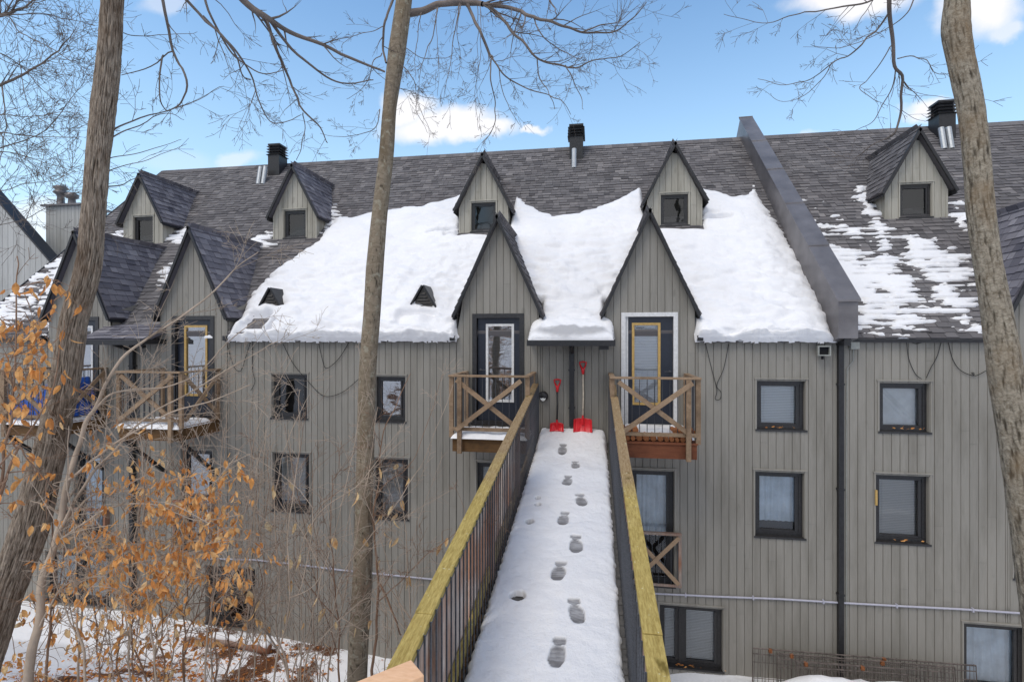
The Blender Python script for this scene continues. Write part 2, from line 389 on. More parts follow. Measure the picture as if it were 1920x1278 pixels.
# ---- boards
def gable_top(x, g, hw=G_HW-.06, peak=G_PEAK-.05, foot=G_FOOT):
    return peak-(peak-foot)*abs(x-g)/hw
def boards(mb, x0, x1, Y, zbot, ztop, ops, rng, pitch=.131, off=0, tiltfn=None):
    """vertical tongue boards on a wall facing -Y"""
    x = x0-off
    G, D = .006, .013
    while x < x1:
        a, b = max(x, x0), min(x+pitch, x1); x += pitch
        if b-a < .012: continue
        cuts = [a]
        for o in ops:
            for e in (o[0], o[1]):
                if a+.01 < e < b-.01: cuts.append(e)
        cuts = sorted(cuts+[b]); t0 = .3+.4*rng.random()
        joints = sorted(rng.uniform(zbot, ztop((a+b)/2)) for _ in range(2)) if rng.random() < .6 else [rng.uniform(zbot, 0)]
        for c0, c1 in zip(cuts[:-1], cuts[1:]):
            m = (c0+c1)/2
            ta, tb = ztop(c0), ztop(c1)
            segs = [[zbot, None]]
            for o in ops:
                if o[0]-1e-4 <= m <= o[1]+1e-4:
                    new = []
                    for s in segs:
                        hi = s[1] if s[1] is not None else 1e9
                        if o[3] <= s[0] or o[2] >= hi: new.append(s); continue
                        if o[2] > s[0]: new.append([s[0], o[2]])
                        if o[3] < hi: new.append([o[3], s[1]])
                    segs = new
            out = []
            for s in segs:
                js = [j for j in joints if s[0]+.15 < j < (s[1] if s[1] is not None else min(ta, tb))-.15]
                z = s[0]
                for j in js: out.append([z, j, True]); z = j+.004
                out.append([z, s[1], False])
            tt = t0
            for z0, z1, _ in out:
                h0, h1 = (ta, tb) if z1 is None else (z1, z1)
                h0, h1 = max(h0, z0+.001), max(h1, z0+.001)
                t = min(1, max(0, tt+rng.uniform(-.08, .08))); tt = .3+.4*rng.random()
                yf, yb = Y-rng.uniform(0, .0025), Y+D
                l, r = c0+(G if c0 == a else 0), c1-(G if c1 == b else 0)
                mb.face([(l,yf,z0),(r,yf,z0),(r,yf,h1),(l,yf,h0)], t)
                mb.face([(l-.004 if c0 == a else l,yb,z0),(l,yf,z0),(l,yf,h0),(l-.004 if c0 == a else l,yb,h0)], t)
                mb.face([(r,yf,z0),(r+.004 if c1 == b else r,yb,z0),(r+.004 if c1 == b else r,yb,h1),(r,yf,h1)], t)
                if c0 == a: mb.face([(a-.004,yb,z0),(l-.003,yb,z0),(l-.003,yb,h0),(a-.004,yb,h0)], t)
            lo, hi = zbot, None
            for s in segs:
                h0, h1 = (ta, tb) if s[1] is None else (s[1], s[1])
                mb.face([(c0-.005,yb+.002,s[0]),(c1+.005,yb+.002,s[0]),(c1+.005,yb+.002,h1),(c0-.005,yb+.002,h0)], 0)
def facade_top(x):
    z = .08
    for g in GAB:
        if abs(x-g) < G_HW-.05: z = max(z, gable_top(x, g))
    return z
fw = MB(); rb = random.Random(3)
xs = [XL]+sorted(e for g in GAB for e in (g-.81, g+.81))+[XR]
for a, b in zip(xs[:-1], xs[1:]):
    boards(fw, a, b, WY, -H0-.3, facade_top, openings, rb, .131, rb.uniform(0, .1))
M_list_wall = [M_SID]
fw.build('siding_wall', M_SID, bld)
cor = MB()   # wall body behind and on the other sides
cor.box(XL, XL+.12, WY+.016, 20.3, -H0-.3, 0.05); cor.box(XR-.12, XR, WY+.016, 20.3, -H0-.3, .05); cor.box(XL, XR, 20.3, 20.45, -H0-.3, .3)
for X0, X1 in ((XL, XL+.12), (XR-.12, XR)):
    cor.prism([(X0, 9.66, .05), (X0, 20.3, .05), (X0, RIDGE_Y, RIDGE_Z-.12)], (X1-X0, 0, 0))
cor.build('end_wall', M_SID, bld)

# ---- windows
def ring(mb, x0, x1, z0, z1, y0, y1, w, wb=None, mat=0, tint=.5):
    wb = wb or w
    mb.box(x0, x0+w, y0, y1, z0, z1, tint, mat); mb.box(x1-w, x1, y0, y1, z0, z1, tint, mat)
    mb.box(x0+w, x1-w, y0, y1, z1-w, z1, tint, mat); mb.box(x0+w, x1-w, y0, y1, z0, z0+wb, tint, mat)
def window(rect, fill, drop, Y=WY, dep=.075, parent=bld, trim=M_SID, small=False, vert_reveal=True):
    x0, x1, z0, z1 = rect; f = MB(); c = .022
    # reveals and thin casing
    for (a0, a1, b0, b1) in ((x0-.001, x0+.010, z0, z1), (x1-.010, x1+.001, z0, z1)): f.box(a0, a1, Y-.003, Y+dep+.1, b0, b1, .9, 1)
    f.box(x0+.010, x1-.010, Y-.003, Y+dep+.1, z1-.010, z1+.001, .9, 1)
    f.box(x0-c, x0-.001, Y-.018, Y+.01, z0-.01, z1+c, .95, 1); f.box(x1+.001, x1+c, Y-.018, Y+.01, z0-.01, z1+c, .95, 1); f.box(x0-c-.015, x1+c+.015, Y-.026, Y+.01, z1+c, z1+c+.022, 1, 1)
    fr = .045 if small else .06
    X0, X1 = x0+.011, x1-.011
    ring(f, X0, X1, z0+.02, z1-.011, Y+dep, Y+dep+.08, fr)
    f.box(x0-.02, x1+.02, Y-.022, Y+dep+.01, z0-.012, z0+.02)        # dark sill
    halves = [(X0+fr, X1-fr)]
    if fill == 'double':
        mid = X0+(X1-X0)*.36 if x0 > 0 else (X0+X1)/2
        f.box(mid-.05, mid+.05, Y+dep-.005, Y+dep+.085, z0+.02+fr, z1-.011-fr); halves = [(X0+fr, mid-.05), (mid+.05, X1-fr)]
    zz0, zz1 = z0+.02+fr, z1-.011-fr
    for (a, b) in halves:
        s = .03 if small else .035
        ring(f, a, b, zz0, zz1, Y+dep+.012, Y+dep+.07, s)
        if not small: # hinge side post
            f.box(b-s-.03, b-s, Y+dep-.006, Y+dep+.03, zz0+s, zz1-s)
    o = f.build('window', [M_BLKF, trim], parent)
    for (a, b) in halves:
        p = MB(); yy = Y+dep+.045; p.face([(a+s-.004, yy, zz0+s-.004), (b-s+.004, yy, zz0+s-.004), (b-s+.004, yy, zz1-s+.004), (a+s-.004, yy, zz1-s+.004)])
        p.build('pane', M_GLASSR if fill == 'mirror' else (M_GLASSD if fill == 'dark' else M_GLASS), o)
        q = MB(); yb = Y+dep+.085; h = (zz1-zz0)
        if fill in ('grey', 'blind', 'double', 'mirror') and drop:
            zb = zz1-h*drop; ys = yb
            n = max(6, int((zz1-zb)/.024))
            for i in range(n):
                z = zb+(zz1-zb)*(i+.5)/n; k = (zz1-zb)/n*.55
                q.face([(a, ys+.006, z-k), (b, ys+.006, z-k), (b, ys-.004, z+k), (a, ys-.004, z+k)], R.random())
            for cx in (a+(b-a)*.16, a+(b-a)*.84): q.box(cx-.003, cx+.003, ys-.012, ys-.009, zb, zz1)
            q.build('blind', M_BLINDG if fill == 'grey' else (M_BLIND if fill != 'double' else M_BLIND), o)
        elif fill == 'curtain':
            zb = zz1-h*drop; n = 40; pts = []
            for i in range(n):
                xa, xb = a+(b-a)*i/n, a+(b-a)*(i+1)/n
                ya, y2 = (yb+.02+.012*math.sin(i*1.1+2*nse(i*.2, 0)) for i in (i, i+1))
                q.face([(xa, ya, zb), (xb, y2, zb), (xb, y2, zz1), (xa, ya, zz1)])
            q.build('curtain', M_CURT, o)
        elif fill == 'sheet':
            n = 24
            for i in range(n):
                for j in range(n):
                    def P(i, j):
                        x = a+(b-a)*i/n; z = zz0+(zz1-zz0)*j/n; d = (i/n+j/n-1.0)
                        return (x, yb+.02-.03*math.exp(-(d/.05)**2)-.018*math.exp(-((d+.13)/.03)**2)+.012*nse(i*.3, j*.3), z)
                    q.face([P(i,j), P(i+1,j), P(i+1,j+1), P(i,j+1)])
            q.build('plastic_sheet', M_SHEET, o, smooth=True)
        r = MB(); r.face([(a-.03, Y+dep+.22, zz0-.02), (b+.03, Y+dep+.22, zz0-.02), (b+.03, Y+dep+.22, zz1+.02), (a-.03, Y+dep+.22, zz1+.02)]); 
        r.box(a-.035, a-.03, Y+dep+.082, Y+dep+.22, zz0-.02, zz1+.02); r.box(b+.03, b+.035, Y+dep+.082, Y+dep+.22, zz0-.02, zz1+.02)
        r.box(a-.03, b+.03, Y+dep+.082, Y+dep+.22, zz1+.02, zz1+.025); r.box(a-.03, b+.03, Y+dep+.082, Y+dep+.22, zz0-.025, zz0-.02)
        r.build('dark_interior', M_DARK, o)
    return o
for rc, fill, drop in WIN: window(rc, fill, drop)

# ---- doors
def door(rect, style, hinge_right):
    x0, x1, z0, z1 = rect; Y = WY; f = MB(); casing = M_WHT if style == 'white' else M_BLKF
    w = .075 if style == 'white' else .085
    ring(f, x0, x1, z0, z1, Y-.02, Y+.10, w, .05)
    if style == 'white':
        f.box(x0+w, x0+w+.025, Y+.02, Y+.09, z0+.05, z1-w); f.box(x0+w+.03, x0+w+.05, Y+.02, Y+.09, z0+.05, z1-w)
    f.box(x0-.02, x1+.02, Y-.05, Y+.02, z0-.03, z0)
    o = f.build('door', [casing], bld)
    a, b = x0+w+(.052 if style == 'white' else .012), x1-w-.004; yy = Y+.05
    sh = .045 if hinge_right else -.01
    ga, gb = a+(b-a)*.11, b-(b-a)*.30 if style == 'white' else b-(b-a)*.16
    if style != 'white': ga = a+(b-a)*.22
    gz0, gz1 = z0+.42, z1-w-.13
    s = MB(); s.box(a, ga, yy, yy+.045, z0+.05, z1-w-.004); s.box(gb, b, yy, yy+.045, z0+.05, z1-w-.004); s.box(ga, gb, yy, yy+.045, z0+.05, gz0); s.box(ga, gb, yy, yy+.045, gz1, z1-w-.004)
    s.build('leaf', M_NAVY, o)
    lf = MB(); ring(lf, ga-.02, gb+.02, gz0-.02, gz1+.02, yy-.016, yy+.012, .045)
    lf.build('lite_frame', M_GOLD if style in ('white', 'gold') else M_WHT, o)
    g = MB(); g.face([(ga+.018, yy+.016, gz0+.018), (gb-.018, yy+.016, gz0+.018), (gb-.018, yy+.016, gz1-.018), (ga+.018, yy+.016, gz1-.018)]); g.build('pane', M_GLASS if style == 'white' else M_GLASSR, o)
    q = MB(); n = int((gz1-gz0)/.022)
    for i in range(n):
        z = gz0+(gz1-gz0)*(i+.5)/n; k = .022*.55
        q.face([(ga, yy+.036, z-k), (gb, yy+.036, z-k), (gb, yy+.026, z+k), (ga, yy+.026, z+k)], R.random())
    q.build('blind', M_BLINDW if style == 'white' else M_BLINDG, o)
    h = MB(); hx = b-.05 if style == 'white' else a+.05
    h.lathe((hx, yy, (z0+z1)/2-.03), [(.0,-.02),(.024,-.018),(.024,0)], (0,1,0), 12); sgn = -1 if style == 'white' else 1
    h.tube([(hx, yy-.04, (z0+z1)/2-.03), (hx+.10*sgn, yy-.045, (z0+z1)/2-.03)], .008, 6); h.tube([(hx, yy, (z0+z1)/2-.03), (hx, yy-.04, (z0+z1)/2-.03)], .009, 6); h.build('handle', M_IRON, o)
for i, (rc, st) in enumerate(zip(DOORS, ['grey', 'gold', 'silver', 'white', 'silver', 'white'])): door(rc, st, i % 2)

# ---- shingled planes
def shingles(mb, o, s, r, n, ls, lr, rng, expo=.14, clip=None, tabw=(.11, .25)):
    """courses of tabs on a plane: origin o, along s, up r, outward n"""
    o, s, r, n = Vector(o), Vector(s).normalized(), Vector(r).normalized(), Vector(n).normalized()
    k = 0; rr = 0
    while rr < lr:
        x = -rng.uniform(0, .25)
        while x < ls:
            w = rng.uniform(*tabw); x2 = min(x+w, ls); x1 = max(x, 0)
            if x2-x1 > .01 and (clip is None or clip((x1+x2)/2, rr)):
                t = min(1, max(0, rng.gauss(.5, .18))); lift = .021 if rng.random() < .5 else .011
                drop = 0 if rng.random() < .55 else .018; g = .003
                a = o+s*(x1+g)+r*(rr+drop); b = o+s*(x2-g)+r*(rr+drop); c = o+s*(x2-g)+r*(rr+expo+.02); d = o+s*(x1+g)+r*(rr+expo+.02)
                A, B = a+n*lift, b+n*lift; C, D = c+n*.002, d+n*.002
                mb.face([A, B, C, D], t); mb.face([a, b, B, A], t*.3); mb.face([a, A, D, d], t*.7); mb.face([b, c, C, B], t*.7)  # butt faces tinted darker, course shadow lines put into the colour
            x = x2 if x2 > x else x+w
        rr += expo; k += 1
up45 = Vector((0,1,1)).normalized()
rf = MB(); rr_ = random.Random(11)
# under-layer slab
E = Vector((XL, 9.44, -.06))
EAVES = []; xx_ = XL-.05
for g in GAB: EAVES.append((xx_, g-.80)); xx_ = g+.80
EAVES.append((xx_, XR+.05))
rf.prism([(XL-.05, 9.64, .134), (XL-.05, RIDGE_Y, RIDGE_Z-.006), (XL-.05, RIDGE_Y, RIDGE_Z-.12), (XL-.05, 9.66, .04)], (XR-XL+.1, 0, 0), .3)
for a, b in EAVES: rf.prism([(a, 9.5, -.006), (a, 9.64, .134), (a, 9.66, .04), (a, 9.53, -.07)], (b-a, 0, 0), .3)
rf.prism([(XL-.05, RIDGE_Y, RIDGE_Z-.006), (XL-.05, 20.9, -.31), (XL-.05, 20.9, -.42), (XL-.05, RIDGE_Y, RIDGE_Z-.12)], (XR-XL+.1, 0, 0), .3)
shingles(rf, (XL-.08, 9.495, -.007), (1,0,0), up45, ROOF_N, XR-XL+.16, 7.81, rr_, .130, clip=lambda x, r: r > .15 or not any(abs(x+XL-.08-g) < .84 for g in GAB))
rx = XL-.08
while rx < XR: # ridge caps
    rf.prism([(rx, RIDGE_Y-.13, RIDGE_Z-.105), (rx, RIDGE_Y, RIDGE_Z+.035), (rx, RIDGE_Y+.13, RIDGE_Z-.105), (rx, RIDGE_Y, RIDGE_Z)], (.21, 0, 0), rr_.gauss(.45, .15)); rx += .205
roof = rf.build('roof', M_SHG, bld)
fa = MB()
for a, b in EAVES: q = MB(); q.box(a, b, 9.52, 9.598, -.06, .0); q.box(a, b, 9.485, 9.521, -.045, -.008); q.build('eave_fascia', M_BLK, bld)
fa.beam((XL-.07, 9.44, -.13), (XL-.07, RIDGE_Y, RIDGE_Z-.09), .03, .17, (0,-1,1)); fa.build('bargeboard', M_BLK, bld)

# ---- door gables
def gable(g, bark_shade, right_dark):
    cheeks = []; foot, pk, hw = G_FOOT, G_PEAK, G_HW
    ridge_back = 9.5+pk+.15
    # side cheeks
    for sgn in (-1, 1):
        x = g+sgn*.81
        b = MB(); b.face([(x, WY+.02, -.12), (x, WY+.9, -.12), (x, WY+1.1, foot+.45), (x, WY+.02, foot+.05)], R.random()); cheeks.append(b)
    o = empty('door_gable', (g, WY, 0)); o.parent = bld; o.location = Vector((g, WY, 0))-Vector(bld['_w'])
    for b in cheeks: b.build('cheek', M_SID, o)
    for sgn in (-1, 1):
        sh = MB(); sl = Vector((-sgn*hw, 0, pk-foot)); L = sl.length; sl.normalize(); nrm = Vector((sgn*(pk-foot), 0, hw)).normalized()
        y0 = WY-.10; base = Vector((g+sgn*hw, y0, foot-.02))+sl*-.06
        sh.prism([base, base+sl*(L+.06), base+sl*(L+.06)-nrm*.04, base-nrm*.04], (0, ridge_back-y0, 0), .2)
        shingles(sh, base+nrm*.002, (0,1,0), sl, nrm, ridge_back-y0, L+.06, rr_, .145)
        ob = sh.build('gable_roof', M_SHB if g < -5 or g > 5 else M_SHG, o)
        bb = MB(); p0 = Vector((g+sgn*(hw+.015), y0-.03, foot-.10)); p1 = Vector((g, y0-.03, pk+.012))
        bb.beam(p0-nrm*.02, p1-nrm*.02, .035, .05, nrm, .3)
        bb.build('bargeboard', M_BLK, o)
        fb = MB(); fb.beam(base-nrm*.05+Vector((0,.0,0)), base-nrm*.05+Vector((0,.75,0)), .10, .03, nrm); fb.build('gable_fascia', M_BLK, o)
    # small eave return bits
    e = MB()
    for sgn in (-1, 1): e.box(g+sgn*.86-.05, g+sgn*.86+.05, 9.44, 9.585, -.05, .05)
    e.build('eave_return', M_BLK, o)
for g in GAB: gable(g, 0, 0)

# ---- upper dormers
def dormer(x, wide=.60):
    fy = 12.03; zb = 2.50; foot = 3.13; pk = 4.38; hw = .69
    ops = [[x-.31, x+.31, 2.545, 3.27]] if wide else []
    b = MB(); boards(b, x-wide, x+wide, fy, zb, lambda xx: (pk-.06)-(pk-.06-foot+.05)*abs(xx-x)/(hw-.05), ops, R, .135)
    for sgn in (-1, 1):
        xx = x+sgn*wide; yy = fy+.015
        while yy < 12.75:      # cheek boards
            y2 = yy+.12; b.face([(xx, yy+.003, yy-9.55), (xx, y2-.003, y2-9.55), (xx, y2-.003, foot+.06), (xx, yy+.003, foot+.06)], R.random()); yy = y2
        b.face([(xx-.01*sgn, fy+.01, zb), (xx-.01*sgn, 12.8, 3.2), (xx-.01*sgn, 12.8, foot+.2), (xx-.01*sgn, fy+.01, foot+.05)], 0)
        b.box(xx-.035 if sgn > 0 else xx-.002, xx+.002 if sgn > 0 else xx+.035, fy-.012, fy+.03, zb, foot, .7)
    o = b.build('dormer', M_SIDW, bld)
    for sgn in (-1, 1):
        sh = MB(); sl = Vector((-sgn*hw, 0, pk-foot)); L = sl.length; sl.normalize(); nrm = Vector((sgn*(pk-foot), 0, hw)).normalized()
        y0 = fy-.12; back = 9.5+pk+.1; base = Vector((x+sgn*hw, y0, foot))-sl*.07
        sh.prism([base, base+sl*(L+.07), base+sl*(L+.07)-nrm*.04, base-nrm*.04], (0, back-y0, 0), .2)
        shingles(sh, base+nrm*.002, (0,1,0), sl, nrm, back-y0, L+.07, rr_, .145)
        sh.build('dormer_roof', M_SHB if x < -5 else M_SHG, o)
        bb = MB(); bb.beam(Vector((x+sgn*(hw+.03), y0-.025, foot-.08))-nrm*.02, Vector((x, y0-.025, pk+.012))-nrm*.02, .035, .055, nrm, .3); bb.build('bargeboard', M_BLK, o)
        fb = MB(); fb.beam(base-nrm*.05, base-nrm*.05+Vector((0,.8,0)), .10, .03, nrm); fb.build('dormer_fascia', M_BLK, o)
    window(ops[0], 'dark', 0, fy, .05, bld, M_SIDW, True)
for x in DORM: dormer(x)

# ---- louvred roof vents poking through the snow
LOUV = [-6.78, -3.40]
M_LOUV = plain('dark_grey_louvre', (.085,.08,.075), .7, .3, nz=.4)
def louvre(x):
    fy, zb, pk, hw = 9.97, .42, 1.04, .36; m = MB()
    m.prism([(x-hw, fy, zb), (x+hw, fy, zb), (x, fy, pk)], (0, .6, 0), .2)
    z = zb+.05
    while z < pk-.08:
        w = hw*(pk-z)/(pk-zb)-.03
        m.beam((x-w, fy-.02, z), (x+w, fy-.02, z), .05, .012, (0,-.6,1), .6); z += .062
    o = m.build('louvred_vent', M_LOUV, bld)
    for sgn in (-1, 1):
        b = MB(); nrm = Vector((sgn*(pk-zb), 0, hw)).normalized()
        b.hexa([Vector(p) for p in ((x+sgn*(hw+.07), fy-.06, zb-.08), (x, fy-.06, pk+.02), (x, fy+.9, pk+.02), (x+sgn*(hw+.07), fy+.9, zb-.08))]+[Vector(p)+nrm*.035 for p in ((x+sgn*(hw+.07), fy-.06, zb-.08), (x, fy-.06, pk+.02), (x, fy+.9, pk+.02), (x+sgn*(hw+.07), fy+.9, zb-.08))])
        b.build('vent_roof', M_BLK, o)
for x in LOUV: louvre(x)

# ---- firewall parapet
pw = MB(); FX = 4.19
prof = [(9.28,.0),(9.28,.60),(RIDGE_Y+.02, 6.08),(RIDGE_Y+.05, 6.08),(20.9,.3),(20.9,-.2),(RIDGE_Y, RIDGE_Z-.3),(9.5,-.06)]
pw.prism([(FX-.15, y, z) for y, z in prof], (.30, 0, 0))
for i in range(5):    # folded cap in lengths
    a0, a1 = i/5, (i+1)/5; y0, y1 = 9.24+a0*5.83, 9.24+a1*5.83; z0, z1 = .60+a0*5.5, .60+a1*5.5; e = .004*(i % 2)
    pw.hexa([(FX-.178-e, y0, z0+.003), (FX+.178+e, y0, z0+.003), (FX+.178+e, y1, z1+.003), (FX-.178-e, y1, z1+.003), (FX-.178-e, y0, z0+.035+e), (FX+.178+e, y0, z0+.045+e), (FX+.178+e, y1, z1+.045+e), (FX-.178-e, y1, z1+.035+e)])
    pw.beam((FX-.182, y1, z1+.045), (FX+.182, y1, z1+.05), .02, .02)
pw.build('firewall_parapet', M_FLASH, bld)
ds = MB(); ds.box(FX-.04, FX+.04, WY-.085, WY-.003, -H0+.45, .0)
for z in (-.8, -2.6, -4.4): ds.box(FX-.055, FX+.055, WY-.09, WY-.002, z, z+.03)
ds.box(FX-.05, FX+.05, 9.3, WY-.003, -.12, .02); ds.build('downspout', M_BLK, bld)

# ---- canopy over the middle of each pair
for c in CEN:
    m = MB(); m.prism([(c-.75, WY+.05, .24), (c-.75, 9.06, -.02), (c-.75, 9.06, -.09), (c-.75, WY-.004, .12), (c-.75, WY+.05, .12)], (1.5, 0, 0), .3)
    shingles(m, (c-.75, 9.05, -.012), (1,0,0), (0,.55,.26), (0,-.26,.55), 1.5, .62, rr_, .14)
    o = m.build('canopy', M_SHB if c < -5 else M_SHG, bld)
    g = MB(); g.box(c-.77, c+.77, 9.0, 9.055, -.135, -.035); g.box(c-.77, c-.75, 9.055, 9.59, -.12, -.02); g.box(c+.75, c+.77, 9.055, 9.59, -.12, -.02); g.build('gutter', M_BLK, o)
    if True:
        d = MB(); d.box(c-.045, c+.045, WY-.11, WY-.03, -1.62 if abs(c) < 2 else -H0+.3, -.13); d.tube([(c, 9.1, -.12), (c, WY-.08, -.26)], .04, 8)
        for z in (-.6, -1.3): d.box(c-.06, c+.06, WY-.115, WY-.003, z, z+.025)
        d.build('downspout', M_BLK, bld)
    bx = MB(); bx.box(c+.5, c+.66, 9.1, 9.2, -.20, -.136); bx.build('junction_box', M_BLK, bld)

# ---- stacks at the ridge
for c in CEN:
    x = c-.08; m = MB(); y0 = 14.72
    m.box(x-.19, x+.19, y0-.18, y0+.25, 5.0, 5.72)
    o = m.build('roof_stack', M_BLK, bld)
    k = MB()
    for i in range(4):
        z = 5.70+i*.085; w = .245-.004*i; k.hexa([(x-w, y0-w+.03, z), (x+w, y0-w+.03, z), (x+w, y0+w+.03, z), (x-w, y0+w+.03, z), (x-w+.06, y0-w+.09, z+.04), (x+w-.06, y0-w+.09, z+.04), (x+w-.06, y0+w-.03, z+.04), (x-w+.06, y0+w-.03, z+.04)])
    k.box(x-.16, x+.16, y0-.13, y0+.19, 5.72, 6.03); k.box(x-.2, x+.2, y0-.17, y0+.23, 6.0, 6.05); k.build('louvred_cap', M_BLK, o)
    d = MB(); offs = (-.05,) if abs(c) < 2 else (-.28, -.12)
    for q in offs: d.tube([(x+q, y0-.52, 4.68), (x+q, y0-.40, 5.25)], .065, 10)
    d.build('flue_pipe', M_SILV, o)

# ---- conduit, lamps, boxes, cables on the facade
cd = MB(); pts = []
for px, py in ((380,1046),(480,1049),(560,1058),(640,1068),(820,1086),(1230,1112),(1330,1117),(1460,1122),(1573,1129),(1700,1136),(1800,1141),(1905,1148),(2050,1158)):
    p = wall(px, py, WY-.03); pts.append(p)
cd.tube(pts, .017, 8)
for i in range(14):
    x = pts[0].x+(pts[-1].x-pts[0].x)*(i+.5)/14
    for a, b in zip(pts[:-1], pts[1:]):
        if a.x <= x <= b.x: z = a.z+(b.z-a.z)*(x-a.x)/(b.x-a.x)
    cd.box(x-.012, x+.012, WY-.052, WY-.002, z-.03, z+.03)
cd.build('conduit', M_GALV, bld)
p = wall(1538, 657); fl = MB(); x, z = p.x, p.z
ring(fl, x-.10, x+.10, z-.085, z+.085, WY-.17, WY-.10, .018); fl.box(x-.09, x+.09, WY-.10, WY-.085, z-.075, z+.075); fl.box(x-.03, x+.03, WY-.085, WY-.002, z-.04, z+.04)
o = fl.build('floodlight', M_BOXG, bld); q = MB(); q.box(x-.08, x+.08, WY-.115, WY-.102, z-.065, z+.065); q.tube([(x, WY-.09, z-.08), (x+.01, WY-.06, z-.14)], .022, 8); q.build('lamp_glass', M_DARK, o)
p = wall(1599, 648); m = MB(); m.box(p.x-.07, p.x+.07, WY-.09, WY-.003, p.z-.06, p.z+.07); m.build('junction_box', M_BOXG, bld, bevel=.01)
m = MB(); m.tube([(p.x, WY-.02, p.z-.06), (p.x, WY-.02, p.z-.25), (p.x-.10, WY-.02, p.z-.4), (p.x-.11, WY-.02, -2.0), (p.x-.11, WY-.02, -H0+.6)], .008, 5); m.build('cable', M_BOXG, bld)
p = wall(1019, 742); m = MB(); m.lathe((p.x, WY, p.z), [(.09,0),(.095,-.05),(.08,-.09),(.04,-.11),(0,-.112)], (0,1,0), 20); o = m.build('wall_lamp', M_BLK, bld, smooth=True); q = MB(); q.lathe((p.x, WY-.075, p.z-.045), [(.05,0),(.05,-.03),(0,-.042)], (0,1,-.6), 14); q.build('lamp_glass', M_LENS, o)
def cable(pts, r=.006, name='cable'):
    V = [wall(x, y, WY-.025) for x, y in pts]; out = []
    for i in range(len(V)-1):
        p0, p1, p2, p3 = V[max(i-1,0)], V[i], V[i+1], V[min(i+2, len(V)-1)]
        for k in range(6):
            t = k/6; out.append(.5*((2*p1)+(p2-p0)*t+(2*p0-5*p1+4*p2-p3)*t*t+(3*p1-p0-3*p2+p3)*t**3))
    out.append(V[-1]); m = MB(); m.tube(out, r, 5); m.build(name, M_CABLE, bld)
cable([(425,640),(432,668),(440,690),(452,694),(462,665),(470,640)]); cable([(474,640),(473,690),(478,715),(470,732)])
cable([(531,645),(550,682),(578,715),(600,738),(618,743),(645,733),(675,708)]); cable([(597,640),(604,672),(612,690),(635,672),(655,640)])
cable([(1322,640),(1334,690),(1344,730),(1341,747),(1350,748),(1352,735),(1344,722),(1357,690),(1366,645)]); 
cable([(1700,640),(1704,672),(1716,700),(1728,710)]); cable([(1765,640),(1757,668),(1745,690),(1737,708)]); cable([(1778,640),(1786,672),(1800,693),(1823,704),(1826,699),(1822,699),(1830,704),(1850,694)])
cable([(1690,628),(1714,643),(1730,641),(1760,632),(1740,622)])

